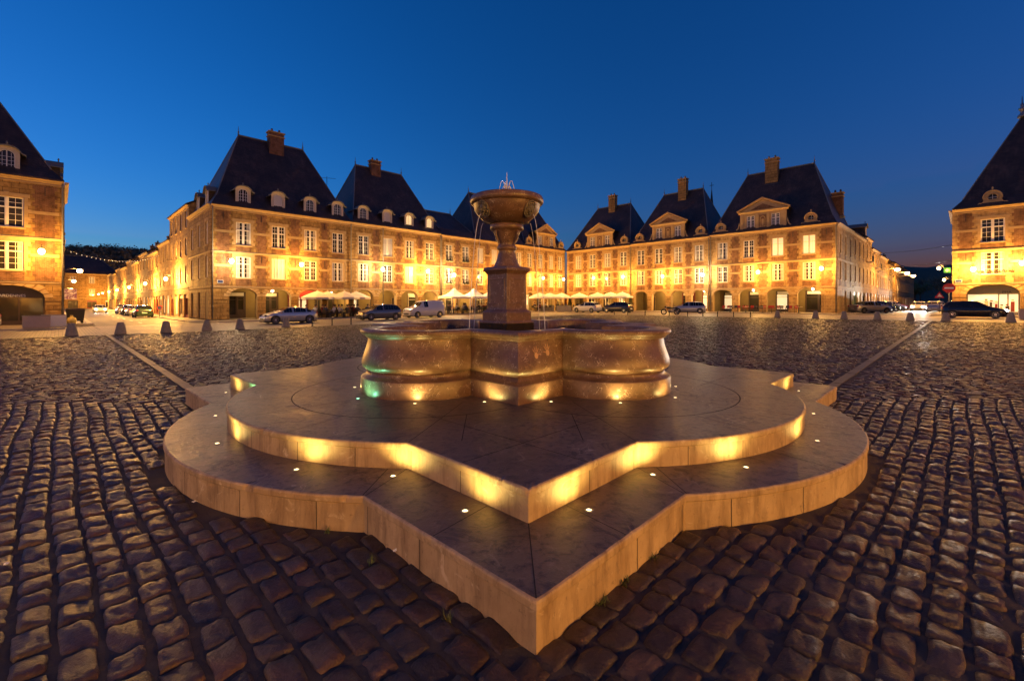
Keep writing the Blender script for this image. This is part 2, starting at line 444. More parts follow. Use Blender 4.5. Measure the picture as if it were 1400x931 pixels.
cy.use_light_tree = True; cy.max_bounces = 6; cy.diffuse_bounces = 3; cy.glossy_bounces = 3; cy.transparent_max_bounces = 8
cy.sample_clamp_indirect = 4.0; cy.caustics_reflective = False; cy.caustics_refractive = False

# ------------------------------------------------------------------ ground and roads
VL, UR = 49.42, 62.45
def sheet(name, mat, u0, u1, v0, v1, h, kerb=0., kind='structure', nv=1):
    mb = MB()
    us = [u0] + [b for b in (5.6, 66) if u0 < b < u1] + [u1]
    for a, b in zip(us, us[1:]):
        P = []
        for (u, v) in ((a, v0), (b, v0), (b, v1), (a, v1)):
            x, y = uv(u, v); P.append((x, y, gz(x, y)+h))
        mb.quad(*P)
        if kerb:
            mb.mi = 1
            for (p, q) in ((P[0], P[1]), (P[2], P[3])) + (((P[3], P[0]),) if a == u0 else ()) + (((P[1], P[2]),) if b == u1 else ()):
                mb.quad(p, q, (q[0], q[1], q[2]-kerb), (p[0], p[1], p[2]-kerb))
            mb.mi = 0
    o = put(name, mb.mesh(name, [mat, 'kerb'], False)); o['kind'] = kind
    return o
sheet('ground', 'dirt', -400, 700, -400, 700, -.015)
sheet('road', 'pavers', 46.7, 59.0, -60, 46.0, .004)
sheet('road', 'pavers', -60, 46.696, 32.7, 46.0, .004)
sheet('road', 'asphalt', 2.0, 8.2, 46.003, 300, .006)
sheet('road', 'asphalt', 59.003, 330, 2.5, 8.7, .006)
for a in ((9.9, 62.3, 46.0, 49.5), (-50, .3, 42.0, 49.5)): sheet('pavement', 'pavement', *a, .10, .16)
for a in ((59.0, 62.5, 10.2, 45.9), (59.0, 62.5, -50, .9)): sheet('pavement', 'pavement', *a, .10, .16)
for a in ((.32, 2.0, 49.51, 300), (8.2, 9.97, 49.51, 300)): sheet('pavement', 'pavement', *a, .094, .16)
for a in ((62.51, 330, .92, 2.5), (62.51, 330, 8.7, 10.2)): sheet('pavement', 'pavement', *a, .094, .16)
def dash(u0, u1, v0, v1):
    o = sheet('road_marking', 'roadpaint', u0, u1, v0, v1, .011); return o
for k in range(8): dash(5.0, 5.14, 50+k*7, 52.6+k*7)
for k in range(5): dash(8.0, 8.1, 53+k*8, 58.5+k*8)
for k in range(8): dash(64+k*7, 66.6+k*7, 5.55, 5.69)

# fountain outline (needed to keep the cobbles clear of it)
FC = Vector((.04, 7.83, 0)); FR = R(45.8)
def in_fountain(x, y, m=.05):
    dx, dy = x-FC.x, y-FC.y
    c, s_ = math.cos(-FR), math.sin(-FR)
    lx, ly = dx*c-dy*s_, dx*s_+dy*c
    r = (np.maximum(abs(lx), abs(ly)) < 3.99+m)
    for ax, ay in ((1.3, 0), (-1.3, 0), (0, 1.3), (0, -1.3)):
        r = r | ((lx-ax)**2+(ly-ay)**2 < (3.62+m)**2)
    return r

def cobbles():
    rg = np.random.default_rng(5)
    cells = []
    for quad in range(4):
        along_v = quad in (0, 3)       # near-left and far-right rows run towards the left street
        W = .170
        lo, hi = -45, 47
        for c in np.arange(-45, 47.5, W):
            n = 420
            L = rg.uniform(.17, .30, n); e = np.cumsum(L)-45
            r = e-L/2
            ok = r < 47
            r, L = r[ok], L[ok]
            cc = c + .02*np.sin(r*.7+c*.35) + .012*np.sin(r*2.1+c*1.1) + rg.normal(0, .004, len(r))
            u, v = (cc, r) if along_v else (r, cc)
            x, y = (u-v)*S2, (u+v)*S2
            left = x < 0; far = y > FC.y
            q = {0: left & ~far, 1: ~left & ~far, 2: left & far, 3: ~left & far}[quad]
            k = q & (y > .5) & (abs(x) < 1.28*y+2.2) & (v < 32.6) & (u < 46.6) & ~in_fountain(x, y, -.05)
            k &= ~((abs(u-1.86) < .18) & (v > 6.5)) & ~((abs(v-1.88) < .18) & (u > 6.5))
            if k.any():
                cells.append(np.stack([x[k], y[k], np.full(k.sum(), 1. if along_v else 0.), L[k], rg.uniform(.87, .98, k.sum())*W], 1))
    C = np.concatenate(cells)
    V, Fq, T = [], [], []; base = 0
    y = C[:, 1]
    for (d0, d1, g) in ((0, 7.2, [-1, -.975, -.9, -.62, -.22, .22, .62, .9, .975, 1]), (7.2, 15, [-1, -.84, -.35, .35, .84, 1]), (15, 99, [-1, -.72, .72, 1])):
        c = C[(y >= d0) & (y < d1)]; n = len(c)
        if not n: continue
        g = np.array(g); m = len(g)
        p, q = np.meshgrid(g, g, indexing='ij'); p = p.ravel()[None]; q = q.ravel()[None]
        rr = lambda s: rg.normal(0, s, (n, 1))
        sq = rg.uniform(.0, .06, (n, 1))
        P = p*(1-sq*abs(q)**3)+rr(.06)*q+rr(.05)*q*q; Q = q*(1-sq*abs(p)**3)+rr(.05)*p+rr(.05)*p*p
        ph = rg.uniform(0, 6.28, (n, 6))
        P = P+(.03*np.sin(5*q+ph[:, :1])+.025*np.sin(11*q+ph[:, 5:6]))*abs(p); Q = Q+(.035*np.sin(4*p+ph[:, 1:2])+.025*np.sin(9*p+ph[:, 4:5]))*abs(q)
        hl = (c[:, 3:4]-.005)/2; hw = (c[:, 4:5]-.010)/2
        dr, dc = P*hl, Q*hw
        e = rg.uniform(9, 22, (n, 1))
        dome = (1-abs(p)**e)*(1-abs(q)**e)
        h = rg.uniform(.030, .041, (n, 1))
        top = rr(.006)*p+rr(.004)*q+.0045*np.sin(2.6*p+ph[:, 2:3]+1.3*q)+.0035*np.sin(4.1*q+ph[:, 3:4]-2*p)+.003*np.sin(6*p+5*q+ph[:, 4:5])
        z = -.034+dome*(h+top)
        av = c[:, 2:3] > .5
        du = np.where(av, dc, dr); dv = np.where(av, dr, dc)
        X = c[:, :1]+(du-dv)*S2; Y = c[:, 1:2]+(du+dv)*S2
        z = z+.009*(np.clip((X+Y)*S2, 5.6, 66)-5.6)
        V.append(np.stack([X, Y, z], 2).reshape(-1, 3))
        T.append(np.repeat(np.clip(rg.normal(.45, .26, (n, 1)), 0, 1), m*m, 1).ravel())
        idx = np.arange(m*m).reshape(m, m)
        f = np.stack([idx[:-1, :-1], idx[1:, :-1], idx[1:, 1:], idx[:-1, 1:]], -1).reshape(-1, 4)
        f = f[None]+(np.arange(n)*m*m)[:, None, None]+base
        # rows along v flip the winding
        fl = np.where(av[:, :, None], f[:, :, ::-1], f)
        Fq.append(fl.reshape(-1, 4)); base += n*m*m
    V = np.concatenate(V).astype(np.float32); Fq = np.concatenate(Fq).astype(np.int32); T = np.concatenate(T).astype(np.float32)
    me = bpy.data.meshes.new('cobblestone_ground')
    me.vertices.add(len(V)); me.vertices.foreach_set('co', V.ravel())
    me.loops.add(len(Fq)*4); me.loops.foreach_set('vertex_index', Fq.ravel())
    me.polygons.add(len(Fq)); me.polygons.foreach_set('loop_start', np.arange(0, len(Fq)*4, 4, dtype=np.int32))
    me.polygons.foreach_set('use_smooth', np.ones(len(Fq), dtype=bool))
    me.update(calc_edges=True)
    a = me.attributes.new('tone', 'FLOAT', 'POINT'); a.data.foreach_set('value', T)
    me.materials.append(M['cobble'])
    o = put('cobblestone_ground', me); o['kind'] = 'structure'
    print('cobbles', len(C), 'faces', len(Fq))
cobbles()

def strip(u0, u1, v0, v1, along, step, name='paving_strip'):
    mb = MB()
    def slab(a0, a1, b0, b1):
        pts = []
        for (u, v) in ((a0, b0), (a1, b0), (a1, b1), (a0, b1)):
            x, y = uv(u, v); pts.append((x, y, gz(x, y)))
        mb.frustum(0, 0, 0, 0, 0, 0, 0, 0, 0, 0) if False else None
        b = [(p[0], p[1], p[2]-.029) for p in pts]; hh = rnd.uniform(.0, .006); t = [(p[0], p[1], p[2]+hh) for p in pts]
        mb.rings([b, t], True, False, True)
    a = u0 if along == 'u' else v0; end = u1 if along == 'u' else v1
    while a < end:
        l = step*rnd.uniform(.8, 1.2)
        if along == 'u': slab(a, min(a+l-.012, end), v0, v1)
        else: slab(u0, u1, a, min(a+l-.012, end))
        a += l
    o = put(name, mb.mesh(name, ['kerb'])); o['kind'] = 'structure'
M['kerb_dark'] = plain('strip_stone', (.085, .064, .048), .55, var=.3, scale=2.5, bmp=.3)
strip(1.78, 1.95, 9.0, 46.0, 'v', .95)
strip(9.0, 46.6, 1.80, 1.97, 'u', .95)
strip(2.3, 3.4, 11.5, 11.78, 'u', .2)
for o in [o for o in COL.objects if o.name.startswith('paving_strip')]: o.data.materials[0] = M['kerb_dark']

# ------------------------------------------------------------------ the fountain
def outline(half, a0, rad, d=0., na=26, ns=3):
    half += d; rad += d
    pts = []
    b = math.sqrt(rad*rad-(half-a0)**2); th = math.atan2(b, half-a0)
    for k in range(4):
        c, s_ = math.cos(k*PI/2), math.sin(k*PI/2)
        loc = [(half, -half+(half-b)*j/ns) for j in range(ns)]
        loc += [(a0+rad*math.cos(-th+2*th*j/na), rad*math.sin(-th+2*th*j/na)) for j in range(na+1)]
        loc += [(half, b+(half-b)*j/ns) for j in range(1, ns)]
        pts += [(x*c-y*s_, x*s_+y*c) for x, y in loc]
    return pts
ST1 = (3.99, 1.3, 3.52); ST2 = (3.45, 1.3, 2.95); BAS = (1.735, 1.84, .88)
Z1, Z2 = .26, .489
fnt = thing('fountain', 'tall red-brown marble fountain with a bowl on a pedestal, standing on two star-shaped stone steps', 'fountain', FC, FR)
def step(name, spec, inner, z0, z1):
    mb = MB(); mb.mi = 1
    rr = []; NA, NS = 110, 46; rw = random.Random(int(z1*1000)); ch = []
    npt = len(outline(*spec, 0, NA, NS)); per = npt//4
    for q in range(npt):
        s = abs(rw.gauss(0, .0004)); dz = abs(rw.gauss(0, .0007))
        if rw.random() < .035: s += rw.uniform(.001, .0028); dz += rw.uniform(.002, .007)
        if q % per == 0: s += .0028; dz += .006
        elif q % per in (1, per-1): s += .0012; dz += .003
        ch.append((s, dz))
    for d, z in ((-.014, z0), (-.014, z1-.062), (-.004, z1-.056), (0, z1-.05), (.001, z1-.016), (-.004, z1-.005), (-.016, z1)):
        # worn and chipped arris: the upper lip is nibbled away here and there
        wear = 1. if z > z1-.02 else (.5 if z > z1-.051 else .12)
        rr.append([(x*(1-wear*ch[q][0]), y*(1-wear*ch[q][0]), z-(wear*ch[q][1] if z > z1-.03 else 0)) for q, (x, y) in enumerate(outline(*spec, d, NA, NS))])
    mb.rings(rr, True, False, False)
    mb.mi = 0
    o = [p[:2] for p in rr[-1]]; oz = [p[2] for p in rr[-1]]; i = outline(*inner, -.05, NA, NS)
    mid = [((a[0]+b[0])/2, (a[1]+b[1])/2) for a, b in zip(o, i)]
    near = [(a[0]*.985, a[1]*.985) for a in o]
    mb.rings([[(x, y, z) for (x, y), z in zip(o, oz)], [(x, y, z1) for x, y in near], [(x, y, z1) for x, y in mid], [(x, y, z1) for x, y in i]], True, False, False)
    # joints between the slabs (thin dark lines let in flush)
    mb.mi = 2
    half, a0, rad = spec; hi, ai, ri = inner
    b = math.sqrt(rad*rad-(half-a0)**2); bi = math.sqrt(ri*ri-(hi-ai)**2)
    def line(p, q, wd=.0035):
        p, q = Vector(p), Vector(q); n = (q-p).normalized(); n = Vector((-n.y, n.x))*wd
        for k in range(4):
            m = Matrix.Rotation(k*PI/2, 2)
            mb.poly([tuple(m @ t)+(z1+.0012,) for t in (p-n, q-n, q+n, p+n)])
    if z1 < .3:
        for sg in (1, -1):
            line((half-.02, sg*b), (hi, sg*bi)); line((half-.02, sg*(b+.85)), (hi, sg*(b+.78)))
            for an in (14, 40): line((a0+(rad-.02)*math.cos(R(an)), sg*(rad-.02)*math.sin(R(an))), (ai+ri*math.cos(R(an)), sg*ri*math.sin(R(an))))
        line((half-.02, half-.02), (hi-.05, hi-.05))
    else:
        for sg in (1, -1):
            line((half-.02, sg*b), (hi+.35, sg*(bi+.25))); line((half-.02, sg*2.75), (1.9, sg*2.75)); line((2.75, sg*2.75), (2.75, sg*1.1))
            for an in (25, 70): line((ai+1.72*math.cos(R(an)), sg*1.72*math.sin(R(an))), (a0+(rad-.02)*math.cos(R(an*.75)), sg*(rad-.02)*math.sin(R(an*.75))))
        line((ai+ri, 0), (a0+rad-.02, 0))
        for k in range(4):
            m = Matrix.Rotation(k*PI/2, 2)
            for rad_ in (1.72,):
                arc = [R(t) for t in range(-92, 93, 6)]
                for t0, t1 in zip(arc, arc[1:]):
                    pts = [(1.85+r_*math.cos(t), r_*math.sin(t)) for r_, t in ((rad_-.008, t0), (rad_-.008, t1), (rad_+.008, t1), (rad_+.008, t0))]
                    mb.poly([tuple(m @ Vector(t))+(z1+.0008,) for t in pts])
    # joints of the riser: thin dark slots proud by a millimetre
    for k in range(4):
        m = Matrix.Rotation(k*PI/2, 2)
        for sg in (1, -1):
            for (px, py, nx, ny) in [(half-.014, sg*(b+.72), 1, 0), (half-.014, sg*(b+.05), 1, 0)] + [(a0+(rad-.014)*math.cos(R(an)), sg*(rad-.014)*math.sin(R(an)), math.cos(R(an)), sg*math.sin(R(an))) for an in (8, 22, 34)]:
                tx, ty = -ny*.003, nx*.003; e = .0015
                q = [m @ Vector((px+nx*e-tx, py+ny*e-ty)), m @ Vector((px+nx*e+tx, py+ny*e+ty))]
                mb.poly([tuple(q[0])+(z0,), tuple(q[1])+(z0,), tuple(q[1])+(z1-.062,), tuple(q[0])+(z1-.062,)])
    return part(name, mb, ['steptop', 'riser', 'joint'], fnt)
step('lower_step', ST1, ST2, -.04, Z1)
step('upper_step', ST2, BAS, Z1-.02, Z2)

mb = MB(); mb.smooth = True
prof = [(0, 0), (0, .215), (-.004, .222), (-.03, .235), (-.055, .245), (-.075, .27), (-.082, .295), (-.075, .318), (-.050, .335), (-.028, .350), (-.012, .372), (-.008, .40),
        (-.012, .43), (-.022, .48), (-.040, .54), (-.062, .60), (-.080, .66), (-.090, .72), (-.092, .745), (-.075, .752), (-.060, .765), (-.050, .785), (-.046, .79), (-.020, .795), (-.008, .803), (.004, .818), (.008, .838), (.002, .857), (-.012, .868),
        (-.03, .871), (-.235, .868), (-.262, .862), (-.275, .84), (-.278, .60)]
mb.rings([[(x, y, Z2-.002+z) for x, y in outline(*BAS, d)] for d, z in prof], True, False, False)
# keep creases at the corners and notches
bas = part('basin', mb, ['marble', 'handpaint'], fnt)
bas.data.set_sharp_from_angle(angle=R(38))
# faded painted hand prints on the corner blocks
def hand(parent, mat4, mirror=1):
    h = MB(); h.T = mat4
    def disc(c, a, b_, ang=0, n=12):
        h.poly([(c[0]+a*math.cos(t)*math.cos(ang)-b_*math.sin(t)*math.sin(ang), 0, c[1]+a*math.cos(t)*math.sin(ang)+b_*math.sin(t)*math.cos(ang)) for t in [2*PI*k/n for k in range(n)]])
    disc((0, 0), .034, .040)
    for i, (an, l, d) in enumerate(((58, .036, .074), (79, .042, .084), (100, .040, .082), (122, .032, .072), (12, .030, .056))):
        an = R(an) if mirror > 0 else R(180-an)
        disc((d*math.cos(an), d*math.sin(an)), l, .0072, an)
    return part('hand_print', h, 'handpaint', parent, recalc=False)
# corner between side 3 (front right) and side 2: flat faces of the corner block; local -y face, x from -1.77 to -0.9
for px, pz, mr in ((-1.36, .56, 1), (-1.14, .58, -1)):
    hand(fnt, Matrix.Translation((px, -1.735+.043, Z2+pz)) @ Matrix.Rotation(R(-12), 4, 'X'), mr)
mb = MB()
mb.poly([(x, y, Z2+.70) for x, y in outline(*BAS, -.262)])
me = mb.mesh('basin_water', ['water'], False)
bm = bmesh.new(); bm.from_mesh(me); bmesh.ops.triangulate(bm, faces=bm.faces); bm.to_mesh(me); bm.free()
put('basin_water', me, fnt)

mb = MB()
def sq(h, z): return [(-h, -h, z), (h, -h, z), (h, h, z), (-h, h, z)]
mb.rings([sq(h, z) for h, z in ((.325, .6), (.325, 1.385), (.31, 1.40), (.298, 1.405), (.298, 1.545), (.29, 1.565), (.262, 1.585), (.244, 1.60), (.240, 1.63),
     (.236, 2.19), (.240, 2.20), (.25, 2.215), (.262, 2.235), (.285, 2.25), (.290, 2.275), (.288, 2.30), (.270, 2.315), (.235, 2.325))], True, False, True)
for k in range(4):      # sunk panel frame on each side of the shaft
    mb.T = Matrix.Rotation(k*PI/2, 4, 'Z')
    for (x0, x1, z0, z1) in ((-.19, .19, 2.10, 2.125), (-.19, .19, 1.69, 1.71), (-.19, -.172, 1.71, 2.10), (.172, .19, 1.71, 2.10)):
        mb.box(x0, x1, -.2445, -.230, z0, z1)
mb.T = None
bev = part('pedestal', mb, 'marble', fnt)
m_ = bev.modifiers.new('bevel', 'BEVEL'); m_.width = .006; m_.segments = 2
mb = MB(); mb.box(-.331, .331, -.331, .331, .9, 1.372); part('pedestal_foot', mb, M.setdefault('wetstone', plain('wet_dark_stone', (.022, .016, .013), .2, var=.4, scale=9)), fnt)
mb = MB(); mb.smooth = True
mb.lathe([(.235, 2.322), (.215, 2.36), (.19, 2.41), (.17, 2.47), (.153, 2.54), (.142, 2.60), (.150, 2.615), (.168, 2.63), (.170, 2.66), (.158, 2.68), (.146, 2.70), (.150, 2.73),
          (.172, 2.79), (.198, 2.85), (.225, 2.91), (.244, 2.945), (.262, 2.955), (.284, 2.97), (.290, 3.0), (.288, 3.035), (.274, 3.055), (.25, 3.062)], 40)
for k in range(4):      # small scrolls under the collar
    mb.T = Matrix.Rotation(k*PI/2+PI/4*0, 4, 'Z')
    mb.tube([(.258, 0, 2.93), (.262, 0, 2.86), (.235, 0, 2.80), (.20, 0, 2.76), (.185, 0, 2.72), (.2, 0, 2.695)], [.014, .02, .018, .016, .016, .012], 8)
mb.T = None
stem_ = part('stem', mb, 'marble', fnt); stem_.data.set_sharp_from_angle(angle=R(50))
mb = MB(); mb.smooth = True
mb.lathe([(r_, 3.06+(z_-3.06)*.79) for r_, z_ in [(.20, 3.06), (.30, 3.085), (.37, 3.12), (.435, 3.175), (.488, 3.235), (.53, 3.30), (.556, 3.37), (.570, 3.43), (.578, 3.475), (.596, 3.483), (.612, 3.492), (.627, 3.515), (.632, 3.555), (.628, 3.60), (.614, 3.640), (.59, 3.655),
          (.555, 3.655), (.545, 3.63), (.53, 3.5), (.4, 3.42)]], 64, cap0=True, cap1=True)
bowl = part('bowl', mb, 'marble', fnt); bowl.data.set_sharp_from_angle(angle=R(50))
for k in range(4):
    mb = MB(); mb.smooth = True
    T = Matrix.Rotation(k*PI/2, 4, 'Z') @ Matrix.Translation((.525, 0, 3.262)) @ Matrix.Rotation(R(27), 4, 'Y') @ Matrix.Scale(.86, 4)
    mb.T = T
    mb.tube([(.012, .122*math.cos(t), .158*math.sin(t)) for t in [2*PI*j/28 for j in range(29)]], .016, 8, False)
    mb.ell((0, 0, 0), (.035, .118, .152), 20, 12)
    mb.ell((.03, 0, .01), (.04, .07, .085), 16, 10)           # lion's brow and cheeks
    for sg in (1, -1):
        mb.ell((.055, sg*.034, .038), (.018, .02, .014), 8, 6); mb.ell((.06, sg*.028, -.035), (.025, .028, .024), 10, 6)
        mb.ell((.025, sg*.075, .085), (.02, .022, .025), 8, 6)
        for t in range(6):
            an = R(-70+t*36); mb.ell((.02, sg*.09*abs(math.cos(an)), .115*math.sin(an)), (.022, .02, .022), 8, 6)
    mb.ell((.075, 0, -.005), (.02, .018, .028), 8, 6); mb.ell((.05, 0, -.075), (.022, .022, .016), 8, 6)
    mb.tube([(.05, 0, -.075), (.105, 0, -.10)], .011, 8)
    part('lion_mask', mb, 'mask', bowl)
mb = MB(); mb.poly([(.552*math.cos(2*PI*k/48), .552*math.sin(2*PI*k/48), 3.50) for k in range(48)])
part('bowl_water', mb, 'water', fnt, recalc=False)
# the water: spouts from the lion masks and the little jet on top
for k in range(4):
    mb = MB(); mb.smooth = True; mb.T = Matrix.Rotation(k*PI/2, 4, 'Z')
    pts = []
    for j in range(15):
        t = .63*j/14
        pts.append((.60+.42*t, .006*math.sin(9*t+k), 3.16-.1*t-4.9*t*t))
    mb.tube(pts, [.0036+.0016*math.sin(j*1.9+k)**2+.001*j/14 for j in range(15)], 8)
    part('water_spout', mb, 'jet', fnt)
for k in range(15):
    mb = MB(); mb.smooth = True
    pts = []; an = 2*PI*k/14+.3
    if k == 14: pts = [(0, 0, 3.48+.06*j) for j in range(9)]; rad = [.024-.0024*j for j in range(9)]
    else:
        vz, vr = 1.75+.35*(k % 3), .24+.07*(k % 2); T_ = 2*vz/9.8
        for j in range(11):
            t = T_*j/10; pts.append((vr*t*math.cos(an), vr*t*math.sin(an), 3.505+vz*t-4.9*t*t))
        rad = [.009-.0004*j for j in range(11)]
    mb.tube(pts, rad, 6)
    part('water_jet', mb, 'jet', fnt)
jl = lamp_light('SPOT', fnt, (0, .2, 3.51), 60, (.85, .82, 1), .05, spot_size=R(120), spot_blend=.8)
jl.rotation_euler = (R(180-20), 0, 0)

for o in fnt.children:
    if o.name.split('.')[0] in ('pedestal', 'pedestal_foot', 'stem', 'bowl', 'bowl_water', 'water_spout', 'water_jet', 'lamp_light'):
        o.location.x += -.13*math.cos(FR); o.location.y += .13*math.sin(FR)
# recessed uplights
def uplight(lx, ly, z, tx, ty, label, green=False, power=2.2):
    power *= (22 if z > .3 else 15)
    """lens at (lx, ly) on the step; (tx, ty) points towards the riser it washes (fountain frame)"""
    p = Matrix.Rotation(FR, 4, 'Z') @ Vector((lx, ly, 0)) + FC
    t = thing('recessed_uplight', label, 'uplight', (p.x, p.y, z), FR, 'uplights let into the fountain steps')
    mb = MB(); mb.smooth = True
    mb.lathe([(.032, -.02), (.032, .003), (.029, .005), (.021, .004), (.020, .001)], 20, cap1=False)
    part('rim', mb, 'zinc', t)
    mb = MB(); mb.smooth = True
    mb.lathe([(.020, 0), (.020, .002), (.014, .006), (.003, .008)], 16); part('lens', mb, 'lensG' if green else 'lensY', t)
    col = (.25, 1, .5) if green else (1, .70, .20)
    l = lamp_light('SPOT', t, (0, 0, .016), power, col, .02, spot_size=R(150), spot_blend=1.0)
    d = Vector((tx*.55, ty*.55, 1)).normalized()
    l.rotation_euler = (-d).to_track_quat('Z', 'Y').to_euler() if False else d.to_track_quat('-Z', 'Y').to_euler()
    return t
SIDE = {0: 'rear right', 1: 'rear left', 2: 'left', 3: 'right'}
PLACE = {'cornerA': 'straight edge by the {c} corner', 'notchA': 'inner angle nearest the {c} corner', 'lobeA': 'rounded lobe towards the {c} corner', 'mid': 'tip of the rounded lobe'}
CORNR = {(2, 1): 'front', (2, -1): 'left', (3, -1): 'front', (3, 1): 'right', (0, 1): 'back', (0, -1): 'right', (1, 1): 'left', (1, -1): 'back'}
for k in range(4):
    m = Matrix.Rotation(k*PI/2, 2)
    def at(p, t, key, sg, z, green, power, step_word):
        q = m @ Vector(p); d = m @ Vector(t)
        lab = PLACE[key].format(c=CORNR[(k, sg)])
        colw = 'green' if green else 'yellow'
        uplight(q.x, q.y, z, d.x, d.y, f"{colw} uplight in {step_word} {SIDE[k]} side, {lab}", green, power)
    for sg in (1, -1):
        gr = (k, sg) in ((2, -1), (1, 1))
        at((3.61, sg*3.0), (-1, 0), 'cornerA', sg, Z1, (k, sg) == (1, 1), 1.1, 'lower step,')
        at((3.62, sg*2.08), (-1, 0), 'notchA', sg, Z1, gr, 1.5, 'lower step,')
        an = 25.5
        at((1.3+3.13*math.cos(R(an)), sg*3.13*math.sin(R(an))), (-math.cos(R(an)), -sg*math.sin(R(an))), 'lobeA', sg, Z1, False, 1.5, 'lower step,')
        at((1.88, sg*1.30), (-1, 0), 'cornerA', sg, Z2, False, 1.2, 'upper step,')
        an = 48
        at((1.84+1.03*math.cos(R(an)), sg*1.03*math.sin(R(an))), (-math.cos(R(an)), -sg*math.sin(R(an))), 'lobeA', sg, Z2, False, 1.2, 'upper step,')
    at((4.41, 0), (-1, 0), 'mid', 1, Z1, False, 1.2, 'lower step,')
    at((2.87, 0), (-1, 0), 'mid', 1, Z2, k == 2, 1.0, 'upper step,')
# ------------------------------------------------------------------ windows (shared meshes)
_wm = {}
def window_meshes(w_, h, style):
    """casement with mullion, transom and glazing bars; the opening is w_ x h, origin at its bottom centre, facade plane y=0"""
    key = (round(w_, 2), round(h, 2), style)
    if key in _wm: return _wm[key]
    f = MB(); y0, y1 = .10, .155
    x = w_/2
    f.box(-x, -x+.06, y0, y1, 0, h); f.box(x-.06, x, y0, y1, 0, h); f.box(-x+.06, x-.06, y0, y1, h-.06, h); f.box(-x+.06, x-.06, y0, y1, 0, .07)
    f.box(-.055, .055, y0-.03, y1+.002, .07, h-.06)
    tr = h*.66 if h > 1.3 else None
    if tr: 
        for a, b in ((-x+.06, -.055), (.055, x-.06)): f.box(a, b, y0-.03, y1+.002, tr-.045, tr+.045)
    lw = .026
    for a, b in ((-x+.06, -.055), (.055, x-.06)):
        mid = (a+b)/2; spans = [(.07, tr-.045, 3), (tr+.045, h-.06, 2)] if tr else [(.07, h-.06, 3)]
        for z0, z1, n in spans:
            f.box(a, a+.05, y0+.01, y1-.004, z0, z1); f.box(b-.05, b, y0+.01, y1-.004, z0, z1)
            f.box(mid-lw/2, mid+lw/2, y0+.02, y1-.006, z0, z1)
            for k in range(1, n):
                z = z0+(z1-z0)*k/n; f.box(a+.05, b-.05, y0+.022, y1-.008, z-lw/2, z+lw/2)
    if style == 'shutter':
        f.box(-x+.06, x-.06, .162, .18, .07, h-.06)
        for k in range(int(h/.09)): f.box(-x+.11, x-.11, .150, .166, .1+k*.09, .13+k*.09)
    if style == 'curtain':
        f.mi = 1
        for sg in (-1, 1):
            for k in range(4): f.box(min(sg*(x-.07-k*.07), sg*(x-.13-k*.07)), max(sg*(x-.07-k*.07), sg*(x-.13-k*.07)), .158+.004*(k % 2), .168, .08, h-.07)
        f.mi = 0
    p = MB(); p.box(-x+.03, x-.03, .17 if style != 'shutter' else .19, .2, .03, h-.03)
    s = MB(); s.box(-x-.1, x+.1, -.07, .10, -.11, -.002)
    if style == 'rail':       # wrought iron guard in front of the lower panes
        s.mi = 1
        s.box(-x-.05, x+.05, -.13, -.105, .62, .645); s.box(-x-.05, x+.05, -.13, -.105, .06, .08)
        for k in range(13): 
            xx = -x+(2*x)*k/12; s.box(xx-.009, xx+.009, -.126, -.108, .08, .62)
        for xx in (-x-.04, x+.04): s.box(xx-.012, xx+.012, -.13, .0, .05, .09); s.box(xx-.012, xx+.012, -.13, .0, .6, .64)
        s.mi = 2; s.ell((-x*.4, -.05, .12), (.22, .07, .13), 10, 6); s.ell((x*.45, -.05, .10), (.2, .07, .11), 10, 6)
    r = (f.mesh('window', ['white', 'curtain']), p.mesh('pane', ['litpane' if style == 'lit' else 'glass']), s.mesh('sill', ['trim', 'black', 'foliage']))
    _wm[key] = r; return r
def add_window(parent, loc, rz, w_, h, style='plain', sill=True):
    f, p, s = window_meshes(w_, h, style)
    o = put('window', f, parent, loc, rz)
    if style == 'lit': o['label'] = 'window lit warm from inside'
    elif style == 'shutter': o['label'] = 'window with its pale shutters closed'
    elif style == 'rail': o['label'] = 'window with an iron guard and flowers'
    put('pane', p, o)
    if sill: put('sill', s, o)
    return o

